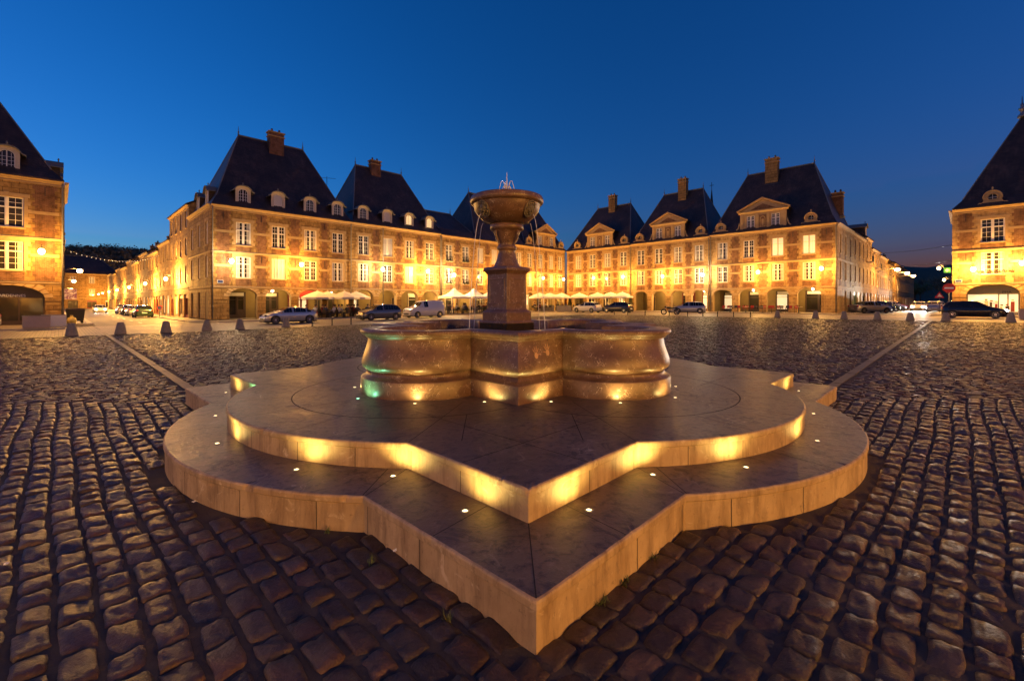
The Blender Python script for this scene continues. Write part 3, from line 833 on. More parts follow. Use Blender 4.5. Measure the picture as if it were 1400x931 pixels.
# ------------------------------------------------------------------ a facade written into a mesh builder
CORN = [(.0, -.42), (-.05, -.42), (-.06, -.36), (-.04, -.34), (-.04, -.26), (-.11, -.20), (-.13, -.17), (-.13, -.14), (-.24, -.06), (-.27, -.05), (-.27, .0), (-.02, .0)]
STRING = [(0, -.12), (-.025, -.12), (-.04, -.07), (-.075, -.03), (-.075, .03), (0, .045)]
def facade(mb, W, floors, bays, ww, wins, arch=None, brick=True, doors=None, panels=True):
    """plane y=0, x along, z up. floors: list of level heights [z1, z2, ..., eave]; bays: x centres; wins: [(sill, head), ...] for the floors above the ground floor
    arch: (half width, spring, apex) or None; doors: [(x0, x1, z1)] plain ground-floor openings. materials 0 stone 1 brick 2 trim"""
    dp = .24
    def wallrect(x0, x1, z0, z1, m=0):
        if x1-x0 > 1e-4 and z1-z0 > 1e-4:
            mb.mi = m; mb.quad((x0, 0, z0), (x1, 0, z0), (x1, 0, z1), (x0, 0, z1))
    def reveal(x0, x1, z0, z1, d=dp):
        mb.mi = 2
        mb.quad((x0, 0, z0), (x0, 0, z1), (x0, d, z1), (x0, d, z0)); mb.quad((x1, 0, z0), (x1, d, z0), (x1, d, z1), (x1, 0, z1))
        mb.quad((x0, 0, z1), (x1, 0, z1), (x1, d, z1), (x0, d, z1)); mb.quad((x0, 0, z0), (x0, d, z0), (x1, d, z0), (x1, 0, z0))
    # upper floors
    for fl, (sill, head) in enumerate(wins):
        z0, z1 = floors[fl], floors[fl+1]
        x = 0
        for c in bays:
            wallrect(x, c-ww/2, z0, z1); wallrect(c-ww/2, c+ww/2, z0, sill); wallrect(c-ww/2, c+ww/2, head, z1)
            reveal(c-ww/2, c+ww/2, sill, head); x = c+ww/2
            mb.mi = 2        # dressed stone round the window, toothed like quoins
            n = int((head-sill)/.3)
            for k in range(n+1):
                e = .20 if k % 2 else .33
                za = sill+k*(head-sill)/(n+1); zb = sill+(k+1)*(head-sill)/(n+1)
                for sg in (-1, 1):
                    xa, xb = sorted((c+sg*ww/2, c+sg*(ww/2+e))); mb.box(xa, xb, -.016, .02, za+.006, zb-.006, 'xXyzZ')
            mb.box(c-ww/2-.3, c-.13, -.018, .02, head+.008, head+.30, 'xXyzZ'); mb.box(c+.13, c+ww/2+.3, -.018, .02, head+.008, head+.30, 'xXyzZ')
            mb.box(c-.122, c+.122, -.035, .02, head+.006, head+.36, 'xXyzZ')
        wallrect(x, W, z0, z1)
        if brick and panels:
            ed = [0]+list(bays)+[W]
            for j in range(len(ed)-1):
                a = ed[j]+(ww/2+.42 if j else .38); b = ed[j+1]-(ww/2+.42 if j < len(ed)-2 else .38)
                if b-a < .35: continue
                zt = z1-.55 if fl == len(wins)-1 else z1-.18
                zb = z0+.16; mid = sill+.55*(head-sill)
                for (p0, p1) in ((zb, mid-.12), (mid+.12, zt)):
                    n = max(2, int((p1-p0)/.3))
                    for k in range(n):
                        e = .0 if k % 2 else .13
                        mb.mi = 1; mb.box(a+e, b-e, -.012, .02, p0+(p1-p0)*k/n, p0+(p1-p0)*(k+1)/n, 'xXy')
                mb.mi = 2; mb.box(a-.1, b+.1, -.022, .02, mid-.115, mid+.115, 'xXyzZ')
                if b-a > .7:      # wall anchors
                    mb.mi = 3; m_ = (a+b)/2; mb.box(m_-.02, m_+.02, -.045, -.01, zt-.75, zt-.1)
                # brick spandrel under the window
        if brick:
            for c in bays:
                mb.mi = 1
                if sill-z0 > .6: mb.box(c-ww/2-.02, c+ww/2+.02, -.010, .02, z0+.16, sill-.16, 'xXy')
    # ground floor
    zt = floors[0]; x = 0
    if arch:
        hw, sp, ap = arch; n = 16
        def cz(t): return (hw*math.cos(t), sp+(ap-sp)*math.sin(t))
        for c in bays:
            wallrect(x, c-hw, 0, zt)
            mb.mi = 0
            for k in range(n):
                t0, t1 = PI-PI*k/n, PI-PI*(k+1)/n
                (xa, za), (xb, zb) = cz(t0), cz(t1)
                mb.mi = 0; mb.quad((c+xa, 0, za), (c+xb, 0, zb), (c+xb, 0, zt), (c+xa, 0, zt))
                mb.mi = 2; mb.quad((c+xa, 0, za), (c+xa, .6, za), (c+xb, .6, zb), (c+xb, 0, zb))
            mb.mi = 2
            for sg in (-1, 1):
                mb.quad((c+sg*hw, 0, 0), (c+sg*hw, 0, sp), (c+sg*hw, .6, sp), (c+sg*hw, .6, 0))
            nv = 11
            for k in range(nv):      # voussoirs
                t0, t1 = PI-PI*(k+.09)/nv, PI-PI*(k+.91)/nv
                L = .34 if k % 2 else .46
                if k == nv//2: L = .5
                o = [(c+(hw+q)*math.cos(t), sp+(ap-sp+q)*math.sin(t)) for q, t in ((.0, t0), (.0, t1), (L, t1), (L, t0))]
                o = [(px, min(pz, zt-.11)) for px, pz in o]
                d = -.07 if k == nv//2 else -.045
                mb.rings([[(px, .02, pz) for px, pz in o], [(px, d, pz) for px, pz in o]], True, False, True)
            x = c+hw
        wallrect(x, W, 0, zt)
        ed = [-0.0]+list(bays)+[W]
        for j in range(len(ed)-1):     # rusticated piers
            a = ed[j]+(hw if j else 0); b = ed[j+1]-(hw if j < len(ed)-2 else 0)
            if b-a < .1: continue
            m_ = 7
            for k in range(m_):
                z0, z1 = sp*k/m_, sp*(k+1)/m_
                e = .085 if k == 0 else (.08 if k == m_-1 else .05)
                mb.mi = 0; mb.box(a-(.004 if j else 0), b+(.004 if j < len(ed)-2 else 0), -e, .02, z0+.022, z1-.022, 'xXyzZ')
    else:
        for (x0, x1, z1) in (doors or []):
            wallrect(x, x0, 0, zt); wallrect(x0, x1, z1, zt); reveal(x0, x1, 0, z1); x = x1
        wallrect(x, W, 0, zt)
    mb.mi = 0

# ------------------------------------------------------------------ dormers
def arch_dormer(parent, x, z, style='plain', rot=None, w_=1.05, y=.45):
    """round-headed wooden dormer with a curved lead hood; its front stands at depth y"""
    d = thing_part('dormer', parent, (x, y, z) if rot is None else rot[0], 0 if rot is None else rot[1])
    return d
def thing_part(*a): pass
def dormer_round(parent, loc, rz, style='plain'):
    mb = MB(); hw, sp, ap = .42, 1.45, 1.86; n = 12
    H = 2.0
    arcp = [(hw*math.cos(PI-PI*k/n), sp+(ap-sp)*math.sin(PI-PI*k/n)) for k in range(n+1)]
    top = [(.72*math.cos(PI-PI*k/n)*1.0, 1.70+.42*math.sin(PI-PI*k/n)) for k in range(n+1)]
    # front: cheeks and arch surround
    mb.quad((-.66, 0, 0), (-hw, 0, 0), (-hw, 0, sp), (-.66, 0, 1.70)); mb.quad((hw, 0, 0), (.66, 0, 0), (.66, 0, 1.70), (hw, 0, sp))
    mb.quad((-hw, 0, 0), (hw, 0, 0), (hw, 0, .18), (-hw, 0, .18))
    for k in range(n):
        a, b = arcp[k], arcp[k+1]; c, e = top[k], top[k+1]
        mb.quad((a[0], 0, a[1]), (b[0], 0, b[1]), (max(-.66, min(.66, e[0])), 0, e[1]), (max(-.66, min(.66, c[0])), 0, c[1]))
        mb.quad((a[0], 0, a[1]), (a[0], .14, a[1]), (b[0], .14, b[1]), (b[0], 0, b[1]))
    for sg in (-1, 1): mb.quad((sg*hw, 0, .18), (sg*hw, .14, .18), (sg*hw, .14, sp), (sg*hw, 0, sp))
    mb.mi = 1
    for sg in (-1, 1): mb.quad((sg*.66, 0, 0), (sg*.66, 0, 1.72), (sg*.66, 2.3, 1.72), (sg*.66, 2.3, 0))
    # hood: swept edge, ends flicked outwards
    hood = [(-.98, 1.60), (-.86, 1.66), (-.74, 1.74)] + [(.70*math.cos(PI-PI*k/n), 1.76+.42*math.sin(PI-PI*k/n)) for k in range(1, n)] + [(.74, 1.74), (.86, 1.66), (.98, 1.60)]
    lo = [(px*.985, pz-.07) for px, pz in hood]
    ring = lambda y: [(px, y, pz) for px, pz in hood] + [(px, y, pz) for px, pz in lo[::-1]]
    mb.mi = 2; mb.rings([ring(-.2), ring(-.17), ring(2.2)], True, True, True)
    d = part('dormer', mb, ['cream', 'slate', 'lead'], parent, loc, rz, None, True)
    if style == 'lit': d['label'] = 'dormer lit warm from inside'
    f = MB(); y0, y1 = .06, .1
    f.box(-.03, .03, y0, y1, .18, ap-.02)
    for sx in (-hw, hw-.05): f.box(sx, sx+.05, y0, y1, .18, sp)
    f.box(-hw, hw, y0+.001, y1-.001, .18, .24)
    for sx in (-.225, .225): f.box(sx-.012, sx+.012, y0+.01, y1-.01, .24, sp+.22)
    for k in range(1, 5): f.box(-hw+.05, hw-.05, y0+.012, y1-.012, .24+k*.28-.012, .24+k*.28+.012)
    for k in range(n):
        a, b = arcp[k], arcp[k+1]
        f.quad((a[0], y0, a[1]), (b[0], y0, b[1]), (b[0]*.88, y0, sp+(b[1]-sp)*.86), (a[0]*.88, y0, sp+(a[1]-sp)*.86))
    part('window_frame', f, 'white', d)
    p = MB(); p.poly([(-hw, .105, .18), (hw, .105, .18)] + [(a[0], .105, a[1]) for a in arcp[::-1]])
    part('pane', p, 'litpane' if style == 'lit' else ('white' if style == 'shutter' else 'glass'), d, recalc=False)
    fi = MB(); fi.smooth = True; fi.lathe([(.09, 2.13), (.05, 2.2), (.03, 2.3), (.07, 2.36), (.05, 2.44), (.0, 2.52)], 10, (0, .1), cap1=False); part('finial', fi, 'lead', d)
    return d
def dormer_oculus(parent, loc, rz=0.):
    """stone bull's-eye dormer with scrolled sides"""
    mb = MB(); n = 24
    out = [(.98, 0), (.96, .18), (.82, .34), (.66, .46), (.60, .62)] + [(.66*math.cos(t), .86+.66*math.sin(t)) for t in [R(a) for a in range(-5, 186, 10)]] + [(-.60, .62), (-.66, .46), (-.82, .34), (-.96, .18), (-.98, 0)]
    inn = [(.30*math.cos(math.atan2(pz-.86, px)), .86+.30*math.sin(math.atan2(pz-.86, px))) for px, pz in out]
    o0 = [(px, 0, pz) for px, pz in out]; i0 = [(px, 0, pz) for px, pz in inn]
    io = [mb.vert(p) for p in o0]; ii = [mb.vert(p) for p in i0]; ib = [mb.vert((p[0], .3, p[2])) for p in i0]; ob = [mb.vert((p[0], .35, p[2])) for p in o0]
    m = len(out)
    for k in range(m):
        q = (k+1) % m
        mb.face((io[k], io[q], ii[q], ii[k])); mb.face((ii[k], ii[q], ib[q], ib[k])); mb.face((io[k], ob[k], ob[q], io[q]))
    for r_, y in ((.36, -.05), (.62, -.06)):
        mb.smooth = True; mb.tube([(r_*math.cos(2*PI*k/24), y+.04, .86+r_*math.sin(2*PI*k/24)) for k in range(25)] if r_ < .5 else [(r_*math.cos(R(a)), y+.03, .86+r_*math.sin(R(a))) for a in range(-10, 191, 10)], .045 if r_ < .5 else .06, 8, True); mb.smooth = False
    for sg in (-1, 1):
        mb.smooth = True; mb.tube([(sg*.98, -.01, .06), (sg*1.02, -.02, .22), (sg*.88, -.02, .36), (sg*.76, -.02, .34), (sg*.78, -.02, .25)], [.05, .06, .06, .05, .04], 8); mb.smooth = False
    mb.smooth = True; mb.lathe([(.07, 1.5), (.04, 1.6), (.09, 1.7), (.06, 1.8), (.0, 1.88)], 10, (0, .1), cap1=False); mb.smooth = False
    mb.mi = 1
    ro = [(.62*math.cos(R(a)), .86+.62*math.sin(R(a))) for a in range(0, 181, 15)]
    mb.rings([[(px, .3, pz) for px, pz in [(.62, 0)]+ro+[(-.62, 0)]], [(px, 2.4, pz) for px, pz in [(.62, 0)]+ro+[(-.62, 0)]]], True, False, False)
    d = part('dormer', mb, ['trim', 'slate'], parent, loc, rz)
    f = MB(); f.box(-.012, .012, .2, .24, .56, 1.16); f.box(-.3, .3, .203, .237, .848, .872); part('window_frame', f, 'white', d)
    p = MB(); p.poly([(.31*math.cos(2*PI*k/20), .26, .86+.31*math.sin(2*PI*k/20)) for k in range(20)]); part('pane', p, 'glass', d, recalc=False)
    return d
def dormer_pediment(parent, x, z, W=5.4, H=2.35, rise=1.35):
    mb = MB(); h = W/2
    def wr(x0, x1, z0, z1, m=0): mb.mi = m; mb.quad((x0, 0, z0), (x1, 0, z0), (x1, 0, z1), (x0, 0, z1))
    wc, ww, s, t = 1.42, .95, .35, 1.95
    wr(-h+.2, -wc-ww/2, 0, H); wr(-wc+ww/2, wc-ww/2, 0, H); wr(wc+ww/2, h-.2, 0, H)
    for c in (-wc, wc):
        wr(c-ww/2, c+ww/2, 0, s); wr(c-ww/2, c+ww/2, t, H)
        mb.mi = 0
        for xx in (c-ww/2, c+ww/2): mb.quad((xx, 0, s), (xx, 0, t), (xx, .22, t), (xx, .22, s))
        mb.quad((c-ww/2, 0, t), (c+ww/2, 0, t), (c+ww/2, .22, t), (c-ww/2, .22, t))
    # pilasters, central niche of brick
    for xx in (-h+.42, -.62, .62, h-.42): mb.mi = 0; mb.box(xx-.16, xx+.16, -.07, .01, 0, H-.1)
    mb.mi = 1; mb.box(-.42, .42, -.03, .01, .3, 1.95)
    mb.mi = 0; n = 12
    arc = [(.24*math.cos(PI*k/n), 1.45+.24*math.sin(PI*k/n)) for k in range(n+1)]
    for k in range(n): mb.quad((arc[k][0], -.06, arc[k][1]), (arc[k+1][0], -.06, arc[k+1][1]), (arc[k+1][0]*1.35, -.06, 1.45+(arc[k+1][1]-1.45)*1.35), (arc[k][0]*1.35, -.06, 1.45+(arc[k][1]-1.45)*1.35))
    for sg in (-1, 1): mb.box(min(sg*.24, sg*.32), max(sg*.24, sg*.32), -.06, -.03, .5, 1.45)
    mb.box(-.34, .34, -.08, -.03, .42, .5); mb.box(-.12, .12, -.055, -.03, .6, 1.4)
    # entablature and raking cornice
    mb.mould([(0, H-.12), (-.05, H-.10), (-.09, H-.02), (-.2, H+.04), (-.22, H+.12), (0, H+.13)], -h, h)
    tri = [(-h, H+.13), (h, H+.13), (0, H+.13+rise)]
    mb.poly([(px, -.02, pz) for px, pz in tri])
    mb.mi = 1; mb.poly([(px*.52, -.035, H+.28+(pz-H-.13)*.52) for px, pz in tri]); mb.mi = 0
    for sg in (-1, 1):
        a = Vector((sg*(h+.1), 0, H+.13)); b = Vector((0, 0, H+.2+rise))
        d = (b-a); nrm = Vector((-d.z*sg, 0, d.x*sg)).normalized()
        if nrm.z < 0: nrm = -nrm
        for off, yy in ((.0, -.14), (.10, -.24)):
            p = [a+nrm*off, b+Vector((0, 0, off*1.15)), b+Vector((0, 0, (off+.1)*1.15)), a+nrm*(off+.1)]
            mb.rings([[(q.x, .02, q.z) for q in p], [(q.x, yy, q.z) for q in p]], True, False, True)
    # consoles at the foot
    for sg in (-1, 1):
        mb.smooth = True; mb.tube([(sg*(h+.18), -.02, .08), (sg*(h+.22), -.02, .28), (sg*(h+.02), -.02, .5), (sg*(h-.1), -.02, .9), (sg*(h-.12), -.02, 1.2)], [.09, .1, .09, .08, .05], 8); mb.smooth = False
    # cheeks and roof running back
    mb.mi = 2
    for sg in (-1, 1): mb.quad((sg*(h-.2), 0, 0), (sg*(h-.2), 0, H), (sg*(h-.2), 3.2, H), (sg*(h-.2), 3.2, 0))
    ap = H+.36+rise
    mb.quad((-h-.05, -.1, H+.22), (0, -.1, ap), (0, 4.0, ap), (-h-.05, 4.0, H+.22)); mb.quad((h+.05, -.1, H+.22), (h+.05, 4.0, H+.22), (0, 4.0, ap), (0, -.1, ap))
    d = part('pediment_dormer', mb, ['trim', 'brick', 'slate'], parent, (x, -.02, z))
    for c in (-wc, wc):
        f, p, s_ = window_meshes(.95, 1.6, 'plain')
        o = put('dormer_window', f, d, (c, 0, .35)); o2 = put('dormer_pane', p, d, (c, 0, .35))
    return d

# ------------------------------------------------------------------ the brick and stone pavilions
def hip_roof(root, W, D, z, zr, inset, ov=.3, name='roof', ridge_y=None, flare=True, left_open=0, right_open=0):
    mb = MB(); ry = ridge_y or D/2
    def ring(e, zz, ox0, ox1): return [(-ov*0+ox0, -ov+e, zz), (W-ox1, -ov+e, zz), (W-ox1, D+ov-e, zz), (ox0, D+ov-e, zz)]
    k = (zr-z)
    e1 = .75
    r0 = ring(0, z-.04, 0, 0); r1 = ring(0, z+.06, 0, 0); r2 = ring(e1, z+.95, e1*inset/ry, e1*inset/ry)
    top = [(inset, ry, zr), (W-inset, ry, zr)]
    mb.rings([r0, r1, r2], True, True, False)
    a, b, c, d = r2
    mb.poly((a, b, top[1], top[0])); mb.poly((b, c, top[1])); mb.poly((c, d, top[0], top[1])); mb.poly((d, a, top[0]))
    mb.mi = 1
    mb.tube([top[0], top[1]], .09, 6)
    for p, q in ((a, top[0]), (b, top[1]), (c, top[1]), (d, top[0])): mb.tube([p, q], .055, 6)
    for t in top: mb.tube([t, (t[0], t[1], t[2]+.25), (t[0], t[1], t[2]+.32), (t[0], t[1], t[2]+.4), (t[0], t[1], t[2]+.95)], [.09, .05, .11, .04, .012], 6)
    return part(name, mb, ['slate', 'lead'], root, recalc=True)
def chimney(roof, x, y, z0, z1, w_=1.4, d=.8, mat='chimney', cap=True):
    mb = MB(); mb.box(x-w_/2, x+w_/2, y-d/2, y+d/2, z0, z1)
    mb.mi = 1
    mb.box(x-w_/2-.08, x+w_/2+.08, y-d/2-.08, y+d/2+.08, z1-.42, z1-.32); mb.box(x-w_/2-.1, x+w_/2+.1, y-d/2-.1, y+d/2+.1, z1+.001, z1+.13)
    mb.mi = 2; mb.box(x-w_/2-.12, x+w_/2+.12, y-d/2-.12, y+d/2+.12, z0-.1, z0+.1)
    if cap:
        for dx in (-.25, .25): mb.mi = 0; mb.smooth = True; mb.lathe([(.12, z1+.13), (.10, z1+.5)], 10, (x+dx*w_, y)); mb.smooth = False
    return part('chimney', mb, [mat, 'trim', 'lead'], roof)

def shopfront(root, x, hw, ap, y, kind, label=None, seed=0):
    """what stands at the back of the arcade behind one arch"""
    r = random.Random(seed)
    h = ap-.25
    mb = MB()
    fm = {'dark': 'darkwood', 'red': 'redwood', 'cream': 'cream', 'plain': 'plaster'}[kind]
    x0, x1 = x-hw+.12, x+hw-.12
    if kind == 'plain':
        mb.box(x-.55, x+.55, y-.06, y, 0, 2.2); mb.mi = 1; mb.box(x-.45, x+.45, y-.09, y-.06, 0, 2.1)
        d = part('door', mb, ['trim', r.choice(['darkwood', 'white', 'redwood'])], root)
        k = MB(); k.smooth = True; k.ell((x+.33, y-.13, 1.05), (.03, .03, .03), 8, 6); part('handle', k, 'chrome', d)
        return d
    mb.box(x0, x0+.12, y-.1, y, 0, h); mb.box(x1-.12, x1, y-.1, y, 0, h); mb.box(x0+.12, x1-.12, y-.1, y, h-.5, h); mb.box(x0+.12, x1-.12, y-.1, y, 0, .35)
    dx = x0+.12+(x1-x0-.24)*.62
    mb.box(dx-.05, dx+.05, y-.1, y-.002, .35, h-.5); mb.box(x0+.12, x1-.12, y-.095, y-.004, h-.85, h-.78)
    mb.mi = 1; mb.box(x0+.2, x1-.2, y-.13, y-.1, h-.44, h-.1)
    s = part('shopfront', mb, [fm, r.choice(['cream', 'white', 'darkwood'])], root, label=label)
    p = MB(); p.box(x0+.1, x1-.1, y-.05, y-.03, .3, h-.48); part('shop_window', p, 'litshop' if r.random() < .45 else 'glass', s)
    d = MB(); d.box(dx+.06, x1-.13, y-.13, y-.055, .02, .9); d.box(dx+.06, dx+.16, y-.13, y-.055, .9, 2.2); d.box(x1-.23, x1-.13, y-.13, y-.055, .9, 2.2); d.box(dx+.16, x1-.23, y-.13, y-.055, 2.1, 2.2)
    part('door', d, fm, s)
    g = MB()      # goods seen behind the glass
    for k in range(5):
        a = x0+.3+k*(dx-x0-.5)/5; g.box(a, a+.18, y-.028, y+.0-.004, .4, .4+r.uniform(.3, 1.0))
    part('display', g, r.choice(['white', 'cloth_red', 'cream']), s)
    return s

def pavilion(label, row, s0, W, base, fl, bays, ww=1.3, wh=2.05, wh2=2.2, depth=10., ridge=19.4, inset=3.3, style='L', arch=(1.22, 2.15, 2.95), left=False, right=False, wstyles=None, shops=None, chim=None,
             dorm=None, dstyles=None, group=None, roofz=None, brick=True, pipes=(), lamps=True, name='town_house', side_d=None):
    origin, rz = row
    c, s_ = math.cos(rz), math.sin(rz)
    x, y = origin[0]+c*s0, origin[1]+s_*s0
    root = thing(name, label, 'building', (x, y, base), rz, group)
    fl = [f-base for f in fl]; eave = fl[-1]
    wins = []
    for k in range(len(fl)-1):
        z0, z1 = fl[k], fl[k+1]; h = wh if k == 0 else wh2
        sill = z0+ (.92 if k == 0 else .72); wins.append((sill, sill+h))
    mb = MB()
    facade(mb, W, fl, bays, ww, wins, arch, brick)
    for k, on in ((0, left), (1, right)):
        # side walls
        if on:
            sb = [depth*(j+.5)/3 for j in range(3)]
            mb.T = (Matrix.Translation((0, depth, 0)) @ Matrix.Rotation(-PI/2, 4, 'Z')) if k == 0 else (Matrix.Translation((W, 0, 0)) @ Matrix.Rotation(PI/2, 4, 'Z'))
            facade(mb, depth, fl, sb, 1.0, wins, None, brick, [(b-.6, b+.6, 2.6) for b in sb], panels=False)
            mb.T = None
        else:
            mb.mi = 0; X = 0 if k == 0 else W
            mb.quad((X, .05, 0), (X, depth, 0), (X, depth, eave), (X, .05, eave))
    mb.mi = 0; mb.quad((0, depth, 0), (W, depth, 0), (W, depth, eave), (0, depth, eave))
    part('wall', mb, ['stone' if style == 'L' else 'stone_pale', 'brick', 'trim', 'black'], root, recalc=False)
    tr = MB()
    for k, f_ in enumerate(fl[:-1]):
        tr.mould([(yy, f_+zz) for yy, zz in STRING], 0, W)
        if left: tr.T = Matrix.Translation((0, depth, 0)) @ Matrix.Rotation(-PI/2, 4, 'Z'); tr.mould([(yy, f_+zz-.001) for yy, zz in STRING], 0, depth); tr.T = None
        if right: tr.T = Matrix.Translation((W, 0, 0)) @ Matrix.Rotation(PI/2, 4, 'Z'); tr.mould([(yy, f_+zz-.001) for yy, zz in STRING], 0, depth); tr.T = None
    for f_ in fl[:-1]: tr.mi = 1; tr.box(0, W, -.082, -.002, f_+.047, f_+.085)
    tr.mi = 0
    part('string_course', tr, ['trim', 'lead'], root)
    tr = MB(); tr.mould([(yy, eave-.05+zz) for yy, zz in CORN], 0, W)
    if left: tr.T = Matrix.Translation((0, depth, 0)) @ Matrix.Rotation(-PI/2, 4, 'Z'); tr.mould([(yy, eave-.052+zz) for yy, zz in CORN], 0, depth); tr.T = None
    if right: tr.T = Matrix.Translation((W, 0, 0)) @ Matrix.Rotation(PI/2, 4, 'Z'); tr.mould([(yy, eave-.052+zz) for yy, zz in CORN], 0, depth); tr.T = None
    part('cornice', tr, 'trim', root)
    wstyles = wstyles or {}; wr_ = random.Random(int(s0*7)+3)
    for k, (sill, head) in enumerate(wins):
        for j, b in enumerate(bays):
            add_window(root, (b, 0, sill), 0, ww, head-sill, wstyles.get((k, j), 'curtain' if wr_.random() < .4 else ('shutter' if wr_.random() < .06 else 'plain')))
        for on, ox, rr in ((left, 0, -PI/2), (right, W, PI/2)):
            if on:
                for j in range(3):
                    b = depth*(j+.5)/3
                    add_window(root, (ox, depth-b if rr < 0 else b, sill), rr, 1.0, head-sill, 'plain', True)
    for on, ox, rr in ((left, 0, -PI/2), (right, W, PI/2)):
        if on:
            for j in range(3):
                b = depth*(j+.5)/3; d = MB(); d.box(-.58, .58, .14, .2, .02, 2.58); d.mi = 1; d.box(-.45, .45, .11, .14, .9, 2.4)
                part('side_door', d, ['darkwood', 'glass'], root, (ox, depth-b if rr < 0 else b, 0), rr)
    # arcade behind the arches
    if arch:
        ad = 3.6; a = MB()
        a.mi = 0; a.quad((.02, .02, 0), (W-.02, .02, 0), (W-.02, ad, 0), (.02, ad, 0))
        a.mi = 1; ch = arch[2]+.08
        a.quad((0.02, .6, ch), (W-.02, .6, ch), (W-.02, ad, ch), (.02, ad, ch)); a.quad((.02, ad, 0), (W-.02, ad, 0), (W-.02, ad, ch), (.02, ad, ch))
        a.quad((.02, .6, 0), (.02, ad, 0), (.02, ad, ch), (.02, .6, ch)); a.quad((W-.02, .6, 0), (W-.02, ad, 0), (W-.02, ad, ch), (W-.02, .6, ch))
        ed = [0]+list(bays)+[W]
        for j in range(len(ed)-1):       # inner face of the piers
            p, q = ed[j]+(arch[0] if j else 0), ed[j+1]-(arch[0] if j < len(ed)-2 else 0)
            if q > p: a.mi = 1; a.quad((p, .6, 0), (q, .6, 0), (q, .6, ch), (p, .6, ch))
        for b in bays:
            n = 16
            for k in range(n):
                t0, t1 = PI-PI*k/n, PI-PI*(k+1)/n
                xa, za = b+arch[0]*math.cos(t0), arch[1]+(arch[2]-arch[1])*math.sin(t0); xb, zb = b+arch[0]*math.cos(t1), arch[1]+(arch[2]-arch[1])*math.sin(t1)
                a.quad((xa, .6, za), (xb, .6, zb), (xb, .6, ch), (xa, .6, ch))
        part('arcade', a, ['pavement', 'plaster'], root, recalc=False)
        shops = shops or ['dark']*len(bays)
        for j, (b, kd) in enumerate(zip(bays, shops)):
            if kd: shopfront(root, b, arch[0], arch[2], ad-.004, kd, seed=hash((label, j)) % 1000 if False else int(s0*10)+j)
        if lamps:
            for j, b in enumerate(bays):
                if j % 2 == (0 if len(bays) < 4 else 1) or len(bays) < 3:
                    lm = MB(); lm.smooth = True; lm.ell((b, 1.9, ch-.22), (.13, .13, .13), 12, 8); lm.tube([(b, 1.9, ch), (b, 1.9, ch-.12)], .015, 6)
                    part('arcade_lamp', lm, 'warmwhite', root)
                    lamp_light('POINT', root, (b, 1.9, ch-.22), 260, (1, .62, .22), .15)
    zr = (ridge-base)
    if zr > 0:
        roof = hip_roof(root, W, depth, eave-.045, zr, inset)
        for cx, cy, cz0, cz1, cw, cm in (chim or []): chimney(roof, cx, cy, cz0-base, cz1-base, cw, .8, cm)
    dstyles = dstyles or {}
    if dorm == 'round':
        for j, b in enumerate(bays): dormer_round(root, (b, .12, eave-.05), 0, dstyles.get(j, 'plain'))
        if side_d == 'left':
            for yy in (2.7, 6.6): dormer_round(root, (.22, yy, eave-.05), -PI/2)
        if side_d == 'right':
            for yy in (3.2, 7.0): dormer_round(root, (W-.22, yy, eave-.05), PI/2)
    elif dorm == 'pediment':
        dormer_pediment(root, (bays[1]+bays[2])/2 if len(bays) > 3 else bays[len(bays)//2], eave-.05, (bays[2]-bays[1])+2.45)
        for b in (bays[0]-.2, bays[-1]+.2): dormer_oculus(root, (b, -.05, eave-.05))
    elif dorm == 'oculus':
        for b in bays: dormer_oculus(root, (b, -.05, eave-.05))
    for px in pipes:
        p = MB(); p.smooth = True
        p.tube([(px, -.16, eave-.25), (px, -.13, eave-.5), (px, -.13, .1)], .055, 8)
        for zz in (1.2, fl[0]+1.5, fl[1]+1.5): p.tube([(px, -.13, zz-.04), (px, -.13, zz+.04)], .07, 8)
        part('drainpipe', p, 'lead', root)
    return root

ROWL = ((-27.9, 42.0), R(45)); ROWR = ((9.53, 78.8), R(-45))
def g_at(row, s0):
    (ox, oy), rz = row; return gz(ox+math.cos(rz)*s0, oy+math.sin(rz)*s0)+.11
LG = 'arcaded houses round the square'
P1 = pavilion('brick corner house by the left street, large slate roof with one wide chimney', ROWL, 0, 13.58, g_at(ROWL, 6), [3.25, 6.6, 11.0], [2.7, 5.87, 9.05, 12.05], ridge=19.5, inset=3.5, left=True,
    chim=[(7.0, 4.5, 17.4, 20.4, 1.5, 'chimney')], dorm='round', side_d='left', pipes=(.12, 13.5), shops=['dark', 'dark', 'red', 'dark'], wstyles={(0, 1): 'shutter', (1, 1): 'plain'}, dstyles={1: 'shutter'}, group=LG)
P2 = pavilion('brick house with steep slate roof, between the big-roofed corner house and the low-roofed house', ROWL, 13.6, 12.38, g_at(ROWL, 20), [3.35, 6.65, 11.0], [1.5, 4.6, 7.65, 10.7], ridge=19.2, inset=2.9,
    chim=[(5.4, 4.7, 17.3, 20.0, 1.3, 'chimney')], dorm='round', pipes=(3.9, 12.3), shops=['dark', 'plain', 'plain', 'cream'], wstyles={(1, 1): 'shutter', (0, 2): 'shutter'}, dstyles={1: 'shutter', 2: 'lit', 3: 'lit'}, group=LG)
P3 = pavilion('narrow low-roofed stone house with iron window guards, behind the two white tents', ROWL, 26.0, 5.78, g_at(ROWL, 29), [3.45, 6.7, 10.9], [1.45, 4.3], ww=1.15, ridge=15.0, inset=.4,
    wstyles={(a, b): 'rail' for a in (0, 1) for b in (0, 1)}, shops=['plain', 'cream'], arch=(1.1, 2.1, 2.85), group=LG, pipes=(.1,))
